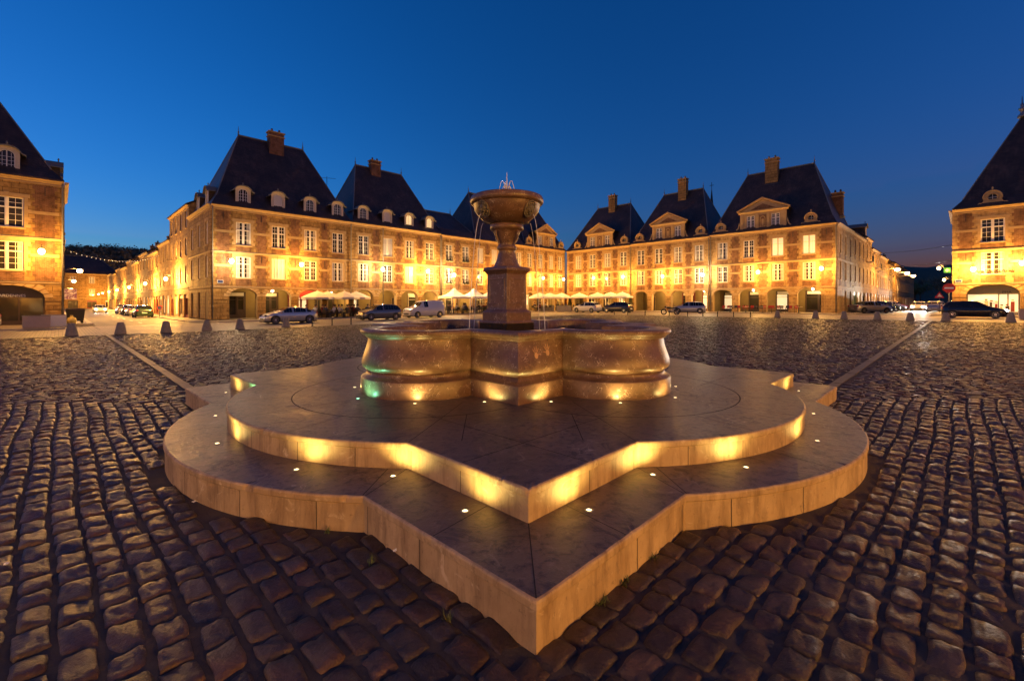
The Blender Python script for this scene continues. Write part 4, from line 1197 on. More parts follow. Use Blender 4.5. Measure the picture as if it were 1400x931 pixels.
P4 = pavilion('stone house with pale shuttered windows seen behind the fountain pedestal', ROWL, 31.8, 10.38, g_at(ROWL, 37), [3.5, 6.75, 10.9], [1.2, 4.0, 6.6, 9.2], ww=1.15, ridge=18.9, inset=3.1,
    wstyles={(1, 0): 'shutter', (1, 1): 'shutter', (1, 2): 'shutter'}, shops=['plain', 'cream', 'cream', 'dark'], arch=(1.05, 2.1, 2.85), group=LG, pipes=())
P5 = pavilion('stone house with pediment dormer just left of the inner corner', ROWL, 42.2, 10.25, g_at(ROWL, 47), [3.55, 6.8, 10.9], [1.3, 3.9, 6.6, 9.0], ww=1.1, ridge=19.2, inset=2.6, style='R',
    dorm='pediment', shops=['cream', 'cream', 'dark', 'cream'], arch=(1.0, 2.1, 2.9), group=LG, pipes=(10.1,))
P6 = pavilion('pale stone and brick house with pediment dormer just right of the inner corner', ROWR, .02, 12.5, g_at(ROWR, 6), [3.6, 6.82, 10.75], [2.45, 5.3, 8.2, 11.1], ww=1.2, ridge=18.4, inset=3.0, style='R',
    dorm='pediment', chim=[(6.3, 4.6, 16.6, 20.0, 1.25, 'stone')], shops=['cream', 'cream', 'cream', 'cream'], arch=(1.08, 2.1, 2.95), group=LG, pipes=(12.4,))
P7 = pavilion('middle house of the right row, pediment dormer and tall stone chimney', ROWR, 12.55, 11.9, g_at(ROWR, 18), [3.6, 6.82, 10.85], [1.6, 4.5, 7.45, 10.45], ww=1.25, ridge=18.75, inset=2.9, style='R',
    dorm='pediment', chim=[(6.2, 4.4, 16.9, 20.4, 1.25, 'stone')], shops=['plain', 'plain', 'red', 'red'], arch=(1.1, 2.15, 2.95), group=LG, pipes=(11.8,))
P8 = pavilion('large stone and brick corner house with pediment dormer and two warmly lit windows', ROWR, 24.5, 14.2, g_at(ROWR, 32), [3.6, 6.84, 10.95], [1.6, 4.85, 8.15, 11.45], ww=1.3, ridge=19.4, inset=3.2, style='R', right=True,
    dorm='pediment', chim=[(6.4, 4.3, 17.3, 20.7, 1.5, 'stone'), (13.2, 6.5, 12.5, 15.4, 1.1, 'chimney')], shops=['dark', 'dark', 'dark', 'dark'], wstyles={(1, 2): 'lit', (1, 3): 'lit'}, arch=(1.22, 2.15, 2.95), group=LG, pipes=(.12, 14.1))
P9 = pavilion('steep-roofed stone house at the left edge with a wide dark shop arch', ROWL, -22.2, 12.55, g_at(ROWL, -14), [3.25, 6.6, 11.15], [3.3, 9.55], ww=1.75, wh=2.1, ridge=19.8, inset=4.9, right=True,
    dorm='round', side_d='right', arch=(1.95, 2.0, 2.95), shops=['dark', None], group=LG, pipes=(12.45,), lamps=False)
P10 = pavilion('floodlit pale stone pharmacy house at the right edge with an oval dormer', ROWR, 48.05, 13.0, g_at(ROWR, 52), [3.55, 6.8, 10.95], [2.75, 8.6], ww=1.6, wh=2.1, ridge=20.2, inset=4.9, style='R', left=True,
    dorm='oculus', arch=(1.75, 1.95, 2.95), shops=[None, 'cream'], group=LG, pipes=(), lamps=False)
fn = MB(); fn.smooth = True; fn.lathe([(.34, 0), (.30, .25), (.16, .35), (.13, .6), (.24, .75), (.24, .9), (.10, 1.05), (.16, 1.25), (.05, 1.45), (.02, 2.1)], 14, (4.9, 5.0)); fo_ = part('roof_finial', fn, 'zinc', P10); fo_.location.z = 20.1-P10.location.z
# ------------------------------------------------------------------ the two side streets
def street_house(label, u, v, rz, W, H, nf, bays, roof_h=3.0, depth=9., brick=False, mat='stone', chim=(), seed=0, group=None, dormers=False, base=None, hip=False, gf=3.2, balcony=None, shut=None, name='town_house'):
    r = random.Random(seed); x, y = uv(u, v)
    root = thing(name, label, 'building', (x, y, (gz(x, y)+.1) if base is None else base), rz, group)
    fl = [gf+(H-gf)*k/(nf-1) for k in range(nf)]
    st = (H-gf)/(nf-1); ww = 1.05
    wins = [(fl[k]+st*.22, fl[k]+st*.22+min(2.0, st*.62)) for k in range(nf-1)]
    n = bays; bx = [W*(j+.5)/n for j in range(n)]
    doors = [(b-min(1.15, W/n*.4), b+min(1.15, W/n*.4), 2.6) for b in bx]
    mb = MB(); facade(mb, W, fl, bx, ww, wins, None, brick, doors, panels=False)
    for X in (0, W): mb.quad((X, 0, 0), (X, depth, 0), (X, depth, H), (X, 0, H))
    mb.quad((0, depth, 0), (W, depth, 0), (W, depth, H), (0, depth, H))
    if not hip:
        for X in (0, W): mb.poly([(X, 0, H), (X, depth, H), (X, depth/2, H+roof_h)])
    part('wall', mb, [mat, 'brick', 'trim', 'black'], root, recalc=False)
    c = MB(); c.mould([(yy*.8, H-.02+zz*.8) for yy, zz in CORN], -.02, W+.02); part('cornice', c, 'trim', root)
    c = MB(); c.mould([(yy, gf+.1+zz) for yy, zz in STRING], 0, W); part('string_course', c, 'trim', root)
    for k, (a, b) in enumerate(wins):
        for bb in bx: add_window(root, (bb, 0, a), 0, ww, b-a, 'shutter' if r.random() < .2 else 'plain')
    for j, (a, b, h) in enumerate(doors):
        d = MB(); fm = r.choice(['darkwood', 'cream', 'white', 'redwood'])
        d.box(a, a+.1, .12, .2, 0, h); d.box(b-.1, b, .12, .2, 0, h); d.box(a+.1, b-.1, .12, .2, h-.45, h); d.box(a+.1, b-.1, .12, .2, 0, .3); d.box((a+b)/2-.04, (a+b)/2+.04, .12, .195, .3, h-.45)
        s = part('shopfront', d, [fm], root)
        p = MB(); p.box(a+.08, b-.08, .2, .23, .25, h-.4); part('shop_window', p, 'litshop' if r.random() < .35 else 'glass', s)
    if hip: rf = hip_roof(root, W, depth, H-.03, H+roof_h, depth*.35)
    else:
        m = MB(); o = .3
        A = [(-.1, -o, H-.06), (W+.1, -o, H-.06), (W+.1, depth/2, H+roof_h), (-.1, depth/2, H+roof_h)]
        B = [(-.1, depth+o, H-.06), (-.1, depth/2, H+roof_h), (W+.1, depth/2, H+roof_h), (W+.1, depth+o, H-.06)]
        for q in (A, B): m.rings([q, [(px, py, pz+.12) for px, py, pz in q]])
        rf = part('roof', m, ['slate'], root)
    for cx in chim: chimney(rf, cx, depth/2-.4, H+roof_h-1.6, H+roof_h+1.1, .9, .7, 'chimney')
    if dormers:
        for bb in bx[::2]: dormer_round(root, (bb, .15, H+.02), 0)
    if balcony:
        for k in balcony:
            b = MB(); bb = bx[k % n]; zz = fl[1] if nf > 2 else fl[0]
            b.box(bb-.9, bb+.9, -.7, 0, zz+.1, zz+.2); b.mi = 1
            b.box(bb-.9, bb+.9, -.69, -.66, zz+1.05, zz+1.1)
            for j in range(15): b.box(bb-.88+j*.125, bb-.86+j*.125, -.685, -.665, zz+.2, zz+1.05)
            part('balcony', b, ['trim', 'black'], root)
    return root

VLS, LSH = 59.45, 'houses along the left-hand street'
ord_ = ['first', 'second', 'third', 'fourth', 'fifth', 'sixth', 'seventh', 'eighth', 'ninth', 'tenth', 'eleventh', 'twelfth']
v = VLS
for k, (W, H, nf, nb) in enumerate([(12.0, 12.3, 4, 4), (9, 9.6, 3, 3), (11, 9.0, 3, 4), (10, 9.7, 3, 3), (12, 8.9, 3, 4), (9, 9.9, 3, 3), (12, 9.2, 3, 4), (13, 9.6, 3, 4), (12, 9.0, 3, 4), (14, 9.5, 3, 4)]):
    lab = 'tall four-storey house in the left street, next to the big-roofed corner house' if k == 0 else f'{ord_[k]} house up the left street from the big-roofed corner house'
    street_house(lab, 9.97, v+W, R(-45), W-.03, H, nf, nb, 2.6, chim=(.8, W-1.0), seed=k+3, group=LSH, mat='stone' if k % 3 else 'stone_pale', brick=(k % 4 == 2))
    v += W
RSH = 'houses along the right-hand street'
u = 72.5
for k, (W, H, nf, nb, dm, bal) in enumerate([(10.5, 10.2, 3, 3, False, None), (6.5, 10.7, 3, 2, True, (0,)), (9, 9.6, 3, 3, False, (1,)), (11, 9.2, 3, 4, False, None), (11, 8.4, 3, 4, False, None), (12, 9.3, 3, 4, False, None), (12, 8.7, 3, 4, False, None), (12, 9.2, 3, 4, False, None), (14, 8.8, 3, 4, False, None)]):
    lab = f'{ord_[k]} house down the right street from the house with lit windows'
    street_house(lab, u, 10.28, R(45), W-.03, H, nf, nb, 2.7, chim=(.9,) if k % 2 else (W-1.,), seed=k+31, group=RSH, dormers=dm, balcony=bal, mat='stone' if k % 2 else 'stone_pale', brick=(k % 3 == 0))
    u += W
street_house('grey hip-roofed house closing the far end of the left street', -12, 196, R(45), 26, 11.0, 3, 6, 6.0, 14, seed=91, hip=True)

# the part of the square behind the photographer, whose lanterns light the near side of the fountain
BK = 'houses on the near sides of the square'
for k, (lab, u_, v_, rz) in enumerate((('stone house behind the viewer on the left', -32, 2, R(135)), ('stone house behind the viewer on the right', 2, -32, R(-135)))):
    pass

def wall_lantern(label, x, y, z, rz, col='amber', power=900, reach=1.7, group='lanterns on brackets on the house fronts', lr=.16, lcol=None):
    t = thing('wall_lantern', label, 'lantern', (x, y, z), rz, group)
    b = MB(); b.box(-.05, .05, -.03, 0, -.1, .55); b.smooth = True
    b.tube([(0, -.02, .05), (0, -.2, .12), (0, -reach*.6, .42), (0, -reach, .52)], .022, 8); b.tube([(0, -.02, .45), (0, -reach*.5, .5), (0, -reach, .52)], .016, 8)
    b.tube([(0, -reach, .52), (0, -reach, .36)], .015, 6)
    part('bracket', b, 'black', t)
    g = MB(); g.smooth = True; g.ell((0, -reach, .05), (.19, .19, .23), 16, 10); part('lamp_glass', g, col, t)
    c = MB(); c.smooth = True; c.lathe([(.10, .255), (.09, .29), (.03, .33), (.02, .37)], 12, (0, -reach)); c.lathe([(.03, -.24), (.05, -.20), (.05, -.17)], 12, (0, -reach)); part('cap', c, 'black', t)
    lamp_light('POINT', t, (0, -reach, .05), power, lcol or (SODIUM if col == 'amber' else WARM), lr)
    return t
def on_row(row, s, off=0.):
    (ox, oy), rz = row; c, s_ = math.cos(rz), math.sin(rz)
    return ox+c*s+s_*off, oy+s_*s-c*off, rz
PW = POWER
for s, z, col, p, lab in ((1.28, 5.55, 'warmwhite', .75, 'white lantern at the street corner of the big-roofed corner house'), (7.5, 5.6, 'amber', 1.15, 'amber lantern in the middle of the big-roofed corner house'),
        (16.6, 5.6, 'warmwhite', .8, 'white lantern left of the closed-shutter window above the parasols'), (22.8, 5.7, 'amber', 2.2, 'brightest amber lantern of the left row, above the grey hatchback'),
        (26.95, 5.4, 'warmwhite', 1.0, 'white lantern at the edge of the low-roofed house above the tents'), (34.4, 5.6, 'amber', 1., 'amber lantern behind the fountain pedestal'), (39.2, 5.6, 'amber', 1., 'amber lantern just right of the fountain pedestal'), (44.8, 5.7, 'amber', .85, 'amber lantern left in the inner corner, above the white parasols'),
        (50.0, 5.7, 'amber', .7, 'amber lantern nearest the inner corner of the square')):
    x, y, rz = on_row(ROWL, s); wall_lantern(lab, x, y, z, rz, col, p*PW)
for s, z, col, p, lab in ((6.75, 5.75, 'amber', .85, 'amber lantern on the house right of the inner corner'), (12.1, 5.7, 'amber', .95, 'amber lantern by the drainpipe right of the inner-corner house'), (18.5, 5.5, 'amber', 1.3, 'amber lantern in the middle of the middle house'),
        (24.15, 5.5, 'warmwhite', .9, 'white lantern by the drainpipe beside the lit-window corner house'), (30.95, 5.5, 'amber', 1.2, 'amber lantern in the middle of the house with lit windows'), (37.5, 5.6, 'amber', 1.2, 'amber lantern at the street corner of the house with lit windows')):
    x, y, rz = on_row(ROWR, s); wall_lantern(lab, x, y, z, rz, col, p*PW)
x, y, rz = on_row(ROWL, -10.85); wall_lantern('amber lantern on the shop house at the left edge', x, y, 5.45, rz, 'amber', 1.2*PW)
x, y, rz = on_row(ROWR, 49.5); wall_lantern('very bright lantern left of the pharmacy window', x, y, 4.9, rz, 'amber', 1.5*PW, 1.0)
x, y, rz = on_row(ROWR, 52.6); wall_lantern('very bright lantern right of the pharmacy window', x, y, 5.3, rz, 'amber', 1.5*PW, 1.0)
SL = 'street lamps along the left street'
for k, vv in enumerate((65.4, 83, 104, 127, 149, 171, 190)):
    x, y = uv(9.97, vv); wall_lantern(f'{["nearest", "second", "third", "fourth", "fifth", "sixth", "farthest"][k]} amber lamp on the right side of the left street', x, y, 4.5, R(-45), 'amber', 4.2*PW, 1.2, SL, .3)
for k, (vv, z) in enumerate(((76, 5.8), (106, 5.6), (128, 4.7))):
    x, y = uv(.4, vv)
    t = thing('street_lamp', f'{["nearest", "middle", "farthest"][k]} street lamp on the left pavement of the left street', 'street lamp', (x, y, .1), R(135), SL)
    p = MB(); p.smooth = True; p.lathe([(.10, 0), (.09, .5), (.055, .6), (.045, z-.3)], 10); p.tube([(0, 0, z-.35), (0, -.5, z), (0, -1.2, z+.02)], .035, 8); part('pole', p, 'black', t)
    h = MB(); h.smooth = True; h.ell((0, -1.4, z), (.16, .34, .09), 12, 8); part('lamp_head', h, 'black', t)
    h = MB(); h.smooth = True; h.ell((0, -1.42, z-.26), (.25, .28, .25), 12, 8); part('lamp_glass', h, 'amber', t)
    lamp_light('POINT', t, (0, -1.42, z-.26), 2.0*PW, SODIUM, .3)
SR = 'street lamps along the right street'
for k, (uu, z, lv) in enumerate(((91, 7.0, 9.8), (107, 7.2, 9.8), (121, 7.3, 9.8))):
    x, y = uv(uu, lv)
    t = thing('street_lamp', f'{["nearest", "middle", "farthest"][k]} tall street lamp on the left side of the right street', 'street lamp', (x, y, .6), R(45), SR)
    p = MB(); p.smooth = True; p.lathe([(.10, 0), (.09, .5), (.06, .6), (.045, z-1.)], 10); p.tube([(0, 0, z-1.05), (0, -.6, z-.6), (0, -2.2, z-.5)], .04, 8); part('pole', p, 'zinc', t)
    h = MB(); h.smooth = True; h.ell((0, -2.4, z-.5), (.18, .42, .1), 12, 8); part('lamp_head', h, 'zinc', t)
    h = MB(); h.smooth = True; h.ell((0, -2.42, z-.70), (.30, .36, .27), 12, 8); part('lamp_glass', h, 'amber', t)
    lamp_light('POINT', t, (0, -2.42, z-.72), 2.0*PW, SODIUM, .3)
for k, (x, y, z) in enumerate(((57.4, 61.2, 6.4), (68.6, 72.2, 5.4))):
    wall_lantern(['upper lamp on the right side of the right street, beyond the pharmacy', 'lower starry lamp on the right side of the right street, above the no-entry sign'][k], x+.6, y-.6, z, R(-135), 'amber', 1.6*PW, .7, SR, .24)

for k, (uu, vv) in enumerate(((-22, 232), (12, 262))):  # fill lamps, hidden behind the houses, added to brighten the wooded hillside
    x, y = uv(uu, vv); fill_lamp = thing('street_lamp', f'{["nearer", "farther"][k]} unseen lamp added to light the wooded hill, beyond the left street', 'street lamp', (x, y, 0), 0, 'unseen lamps added to light the wooded hill')
    p = MB(); p.smooth = True; p.lathe([(.12, 0), (.07, .6), (.05, 9)], 10); part('pole', p, 'black', fill_lamp)
    p = MB(); p.smooth = True; p.ell((0, 0, 9.2), (.35, .35, .25), 12, 8); part('lamp_glass', p, 'amber', fill_lamp)
    lamp_light('POINT', fill_lamp, (0, 0, 9.2), 110000, SODIUM, .4)
# houses behind the photographer
for k, (lab, uu, vv, rz) in enumerate((('plain stone house behind the photographer on the left', -33, -4, R(135)), ('plain stone house behind the photographer on the right', 20, -33, R(-135)))):
    # origin is the left end as seen from the square
    pass
def back_house(lab, ox, oy, rz, seed):
    u_, v_ = (ox+oy)*S2, (oy-ox)*S2
    return street_house(lab, u_, v_, rz, 22, 11, 3, 6, 6.0, 10, seed=seed, hip=True, base=0, gf=3.3)
xA, yA = uv(-20, -8); back_house('stone house behind the photographer, left', xA, yA, R(-45+180), 61)
xB, yB = uv(14, -20); back_house('stone house behind the photographer, right', xB, yB, R(45+180), 62)
for k in range(3):
    x, y = uv(-20, -8+4+k*7); wall_lantern(f'{ord_[k]} lantern on the left house behind the photographer', x, y, 4.0, R(135), 'amber', BACKP[0], .8, 'lanterns behind the photographer', .3, (1, .55, .30))
    x, y = uv(14-4-k*7, -20); wall_lantern(f'{ord_[k]} lantern on the right house behind the photographer', x, y, 4.0, R(225), 'amber', BACKP[1], .8, 'lanterns behind the photographer', .3)

# ------------------------------------------------------------------ bollards and posts
bo = MB(); bo.smooth = True
bo.lathe([(.275, 0), (.272, .06), (.158, .60), (.145, .645), (.11, .67)], 16)
bome = bo.mesh('bollard', ['concrete'])
def px_v(x, v_):      # ground point on the line v = const seen at picture column x
    t = (x-700)/F; D = v_*math.sqrt(2)/(1-t); return t*D, D
def px_u(x, u_):
    t = (x-700)/F; D = u_*math.sqrt(2)/(1+t); return t*D, D
LB = ['first', 'second', 'third', 'fourth', 'fifth', 'sixth', 'seventh', 'eighth', 'ninth', 'tenth', 'eleventh', 'twelfth', 'thirteenth', 'fourteenth', 'fifteenth']
for k, xx in enumerate((98, 165, 227, 283, 328, 391)):
    x, y = px_v(xx, 33.2); o = put('stone_bollard', bome, None, (x, y, gz(x, y)), rnd.random())
    tag(o, f'stone cone bollard, {LB[k]} from the left edge in the left row', 'bollard', 'stone bollards along the edge of the square')
for k, xx in enumerate((1063, 1115, 1154, 1199.4, 1244.4, 1293, 1382)):
    x, y = px_u(xx, 47.0); o = put('stone_bollard', bome, None, (x, y, gz(x, y)), rnd.random())
    tag(o, f'stone cone bollard, {LB[k]} in the right row counting from the fountain', 'bollard', 'stone bollards along the edge of the square')
po = MB(); po.smooth = True; po.lathe([(.06, 0), (.06, .04), (.04, .05), (.04, .44), (.055, .45), (.055, .47), (.03, .52)], 12)
pome = po.mesh('post', ['black'])
for k, (xx, w_) in enumerate([(427, 'v'), (454, 'v'), (480, 'v'), (840, 'u'), (858, 'u'), (882, 'u'), (915, 'u'), (940, 'u'), (961, 'u'), (981, 'u'), (1003, 'u'), (1026, 'u')]):
    x, y = px_v(xx, 33.2) if w_ == 'v' else px_u(xx, 47.0)
    o = put('iron_post', pome, None, (x, y, gz(x, y)))
    tag(o, f'short black iron post, {LB[k if k < 3 else k-3]} of the {"left" if k < 3 else "right"} row counting rightwards', 'post', 'short iron posts along the edge of the square')

# ------------------------------------------------------------------ cars
_paint = {}
def paint(name, col, rough=.25, metal=.3):
    if name not in _paint: M['paint_'+name] = plain('car_paint_'+name, col, rough, metal, .05, coat=.6); _paint[name] = 1
    return 'paint_'+name
KIND = {  # (L, W, H, roof line [(f, z)], glass start/end fractions, belt height)
 'coupe': (4.1, 1.82, 1.35, [(0, .62), (.015, .80), (.06, .95), (.14, 1.10), (.24, 1.25), (.34, 1.33), (.46, 1.35), (.56, 1.30), (.70, .98), (.78, .91), (.90, .78), (.97, .64), (1, .45)], .90),
 'hatch': (4.0, 1.74, 1.48, [(0, .55), (.01, .92), (.03, 1.02), (.10, 1.36), (.17, 1.44), (.36, 1.48), (.52, 1.45), (.58, 1.38), (.74, .98), (.80, .93), (.92, .80), (.975, .66), (1, .45)], .93),
 'estate': (4.5, 1.78, 1.50, [(0, .55), (.008, .95), (.02, 1.03), (.07, 1.38), (.12, 1.47), (.40, 1.50), (.55, 1.46), (.60, 1.40), (.74, 1.0), (.80, .95), (.92, .84), (.975, .70), (1, .46)], .95),
 'saloon': (4.4, 1.76, 1.44, [(0, .55), (.01, .88), (.03, .98), (.13, 1.02), (.18, 1.04), (.30, 1.36), (.38, 1.43), (.50, 1.44), (.58, 1.38), (.73, 1.0), (.80, .94), (.92, .82), (.975, .68), (1, .46)], .92),
 'van': (4.4, 1.80, 1.82, [(0, .55), (.004, 1.2), (.008, 1.55), (.02, 1.76), (.05, 1.82), (.40, 1.82), (.58, 1.80), (.64, 1.72), (.76, 1.20), (.80, 1.12), (.92, .98), (.975, .82), (1, .5)], 1.10)}
_car = {}
def car_meshes(kind, col, van_panel=True):
    key = (kind, col)
    if key in _car: return _car[key]
    L, W, H, top, belt = KIND[kind]; hw = W/2
    def topz(f):
        for (a, za), (b, zb) in zip(top, top[1:]):
            if a <= f <= b: return za+(zb-za)*(f-a)/(b-a) if b > a else zb
        return top[-1][1]
    fs = sorted(set([a for a, _ in top]+[.045, .22, .30, .44, .66, .85, .135, .62, .475, .505]))
    rings = []
    for f in fs:
        x = (f-.5)*L; zt = topz(f)
        e = min(1, (min(f, 1-f)/.10)**.45) if min(f, 1-f) < .10 else 1
        e = .80+.20*e
        zb = min(zt-.015, belt+.06*(.5-f)); cab = max(0, min(1, (zt-zb)/.35))
        hb = hw*e*.97; hr = hb*(1-.26*cab); bot = .20+.06*(1 if f > .97 or f < .03 else 0)
        mid = min(.60, zb-.05)
        side = [(hw*e*.90, bot), (hw*e*.985, bot+.10), (hw*e, mid), (hb, zb-.012), (hb*.985, zb), (hr+.01, zb+(zt-zb)*.90), (hr-.08*cab, zt-.008*cab), (hr*.45, zt+.004)]
        rings.append([(x, -y_, z_) for y_, z_ in side] + [(x, y_, z_) for y_, z_ in side[::-1]])
    B, G = MB(), MB(); B.smooth = True
    n = len(rings[0])
    ids = [[B.vert(p) for p in r] for r in rings]
    gl = []
    for i in range(len(rings)-1):
        f0, f1 = fs[i], fs[i+1]; fm = (f0+f1)/2
        c0 = topz(f0)-belt > .10; c1 = topz(f1)-belt > .10
        for k in range(n-1):
            q = (ids[i][k], ids[i][k+1], ids[i+1][k+1], ids[i+1][k])
            side_g = k in (4, n-6) and c0 and c1
            pill = (f0 > .47 and f1 < .51) or (abs(f1-f0) < .035 and not .44 < fm < .52)
            slope = abs(topz(f1)-topz(f0))/max(1e-3, (f1-f0)*L) > .38 and (topz(f0) > belt+.02 or topz(f1) > belt+.02) and max(topz(f0), topz(f1)) > belt+.2 and (f1-f0) > .025
            top_g = k in (5, 6, 7, 8, 9) and slope
            if kind == 'van' and fm < .50: side_g = top_g = False
            if top_g or (side_g and not pill): gl.append([rings[i][k], rings[i][k+1], rings[i+1][k+1], rings[i+1][k]])
            B.face(q)
    B.smooth = False
    B.face(ids[0][::-1]); B.face(ids[-1])
    for i in range(len(rings)-1): B.face((ids[i][0], ids[i+1][0], ids[i+1][-1], ids[i][-1]))
    B.mi = 1
    for sx in (.175, .815):
        for sg in (-1, 1):      # wheel arches
            cx = (sx-.5)*L; B.smooth = False
            pts = [(cx+.37*math.cos(t), .33+.37*math.sin(t)) for t in [PI*2*j/24 for j in range(24)]]
            pts = [(px, max(.17, pz)) for px, pz in pts]
            B.rings([[(px, sg*(hw-.25), pz) for px, pz in pts], [(px, sg*(hw+.004), pz) for px, pz in pts]])
    B.box(-L/2+.05, L/2-.05, -hw*.86, hw*.86, .14, .21)
    B.mi = 2; B.box(-L/2-.015, -L/2+.02, -.26, .26, .50, .61); B.mi = 1
    B.box(L/2-.03, L/2+.008, -.45, .45, .34, .46)
    body = B.mesh('body', [col, 'rubber', 'signwhite'])
    for q in gl:
        c = sum((Vector(p) for p in q), Vector())/4; a = Vector(q[1])-Vector(q[0]); b = Vector(q[3])-Vector(q[0]); nn = a.cross(b)
        if nn.length < 1e-6: continue
        nn.normalize()
        if nn.dot(c-Vector((c.x*.9, 0, .75))) < 0: nn = -nn
        G.poly([tuple(Vector(p)+(c-Vector(p))*.05+nn*.008) for p in q])
    gm = G.mesh('window', ['carglass'], False)
    wh = MB(); wh.T = Matrix.Rotation(PI/2, 4, 'X'); wh.smooth = True
    wh.lathe([(.20, -.10), (.295, -.10), (.318, -.085), (.318, .085), (.295, .10), (.215, .10), (.20, .085)], 24)
    rm = MB(); rm.T = Matrix.Rotation(PI/2, 4, 'X')
    rm.lathe([(.20, .075), (.205, .098), (.185, .098), (.175, .07)], 24, cap0=False, cap1=False)
    for k in range(5):
        t = 2*PI*k/5; a, b = t-.16, t+.16
        rm.poly([(.05*math.cos(t-.9), .05*math.sin(t-.9), .092), (.18*math.cos(a), .18*math.sin(a), .086), (.18*math.cos(b), .18*math.sin(b), .086), (.05*math.cos(t+.9), .05*math.sin(t+.9), .092)])
    rm.lathe([(.06, .07), (.06, .097), (.03, .10)], 12)
    hl = MB(); hl.smooth = True; hl.ell((0, 0, 0), (.14, .19, .085), 12, 8)
    tl = MB(); tl.smooth = True; tl.ell((0, 0, 0), (.07, .12, .13), 10, 8)
    mi = MB(); mi.smooth = True; mi.ell((0, 0, 0), (.07, .10, .07), 10, 6)
    _car[key] = (body, gm, wh.mesh('wheel', ['rubber']), rm.mesh('rim', ['chrome']), hl.mesh('headlight', ['glass']), hl.mesh('headlight', ['headlamp']), tl.mesh('tail_light', ['tail']), mi.mesh('mirror', [col]))
    return _car[key]
def car(label, kind, col, x, y, head, on=False, group=None, name='parked_car', cat='car', beam=220):
    L, W, H, top, belt = KIND[kind]
    b, g, wh, rm, hl, hlon, tl, mi = car_meshes(kind, col)
    z = gz(x, y)+.006
    t = thing(name, label, cat, (x, y, z), R(head), group)
    put('body', b, t); put('window', g, t)
    for sx in (.175, .815):
        for sg in (-1, 1):
            w_ = put('wheel', wh, t, ((sx-.5)*L, sg*(W/2-.085), .318), 0 if sg < 0 else PI)
            put('rim', rm, w_, (0, 0, 0), 0)
    for sg in (-1, 1):
        put('headlight', hlon if on else hl, t, (L/2-.13, sg*W*.345, .66 if kind != 'van' else .78), 0)
        put('tail_light', tl, t, (-L/2+.07, sg*W*.385, .84 if kind != 'van' else 1.0), 0)
        put('mirror', mi, t, (L*.20, sg*(W/2+.08), belt+.07), 0)
    if on:
        for sg in (-1, 1):
            l = lamp_light('SPOT', t, (L/2+.06, sg*W*.345, .66), beam, (1, .93, .82), .06, spot_size=R(75), spot_blend=.9)
            l.rotation_euler = Vector((1, 0, -.09)).to_track_quat('-Z', 'Y').to_euler()
    return t
silver = paint('silver', (.48, .47, .46), .3, .55); white = paint('white', (.62, .60, .56), .3, 0); darkgrey = paint('dark_grey', (.05, .05, .052), .22, .3); grey = paint('mid_grey', (.16, .16, .165), .25, .5)
black = paint('black', (.018, .017, .017), .18, .1); green = paint('dark_green', (.03, .06, .035), .22, .2); red = paint('dark_red', (.16, .015, .015), .22, .1)
car('silver coupe parked in front of the big-roofed corner house', 'coupe', silver, -18.4, 37.4, 225)
car('dark grey hatchback parked behind the left rim of the fountain basin', 'hatch', grey, -12.6, 43.0, 225)
car('white delivery van parked beside the two white tents', 'van', white, -9.45, 48.8, 225, cat='van', name='delivery_van')
car('white hatchback parked under the white parasols of the right terrace', 'hatch', white, 10.7, 64.5, 135)
car('dark hatchback at the end of the white parasols', 'hatch', darkgrey, 14.4, 61.8, 140)
car('silver hatchback parked in front of the red shopfronts', 'hatch', silver, 22.2, 57.0, 158)
car('dark hatchback with lit headlamps in front of the pharmacy', 'hatch', black, 39.6, 38.9, -45, True, name='parked_car', beam=60)
car('light car at the left edge showing its red tail lamp', 'hatch', white, -36.4, 29.6, 225)
LS = 'cars parked in the left street'
for k, (x, y, kd, c, lab) in enumerate(((-45.3, 55.6, 'hatch', green, 'dark green hatchback parked first in the left street'), (-52.4, 62.9, 'saloon', silver, 'silver saloon parked second in the left street'), (-58.3, 69., 'hatch', darkgrey, 'dark hatchback parked third in the left street'), (-64.5, 75.2, 'estate', white, 'white estate parked fourth in the left street'))):
    car(lab, kd, c, x, y, 135, group=LS)
car('white car driving down the left street with its headlamps lit', 'saloon', white, -73.8, 81.2, -45, True, name='oncoming_car')
RS = 'cars parked slantwise in the right street'
for k, (uu, kd, c, lab) in enumerate(((69.5, 'saloon', silver, 'silver saloon parked first in the right street'), (75.5, 'hatch', darkgrey, 'dark hatchback parked second in the right street'), (81.5, 'hatch', green, 'dark green hatchback parked third in the right street'), (88, 'estate', silver, 'silver estate parked fourth in the right street'), (95, 'hatch', red, 'dark red hatchback parked fifth in the right street'))):
    x, y = uv(uu, 8.2); car(lab, kd, c, x, y, 45-42, group=RS)
for k, (uu, kd, c, lab) in enumerate(((84, 'hatch', silver, 'pale hatchback parked beyond the no-entry sign'), (92, 'saloon', darkgrey, 'dark saloon parked farther beyond the no-entry sign'))):
    x, y = uv(uu, 2.9); car(lab, kd, c, x, y, 45, group='cars parked on the right side of the right street')
for k, (uu, kd, c, lab) in enumerate(((92, 'saloon', white, 'nearer oncoming car with lit headlamps in the right street'), (128, 'hatch', silver, 'farther oncoming car with lit headlamps in the right street'))):
    x, y = uv(uu, 5.0); car(lab, kd, c, x, y, 225, True, group='oncoming cars in the right street', name='oncoming_car', beam=9000)

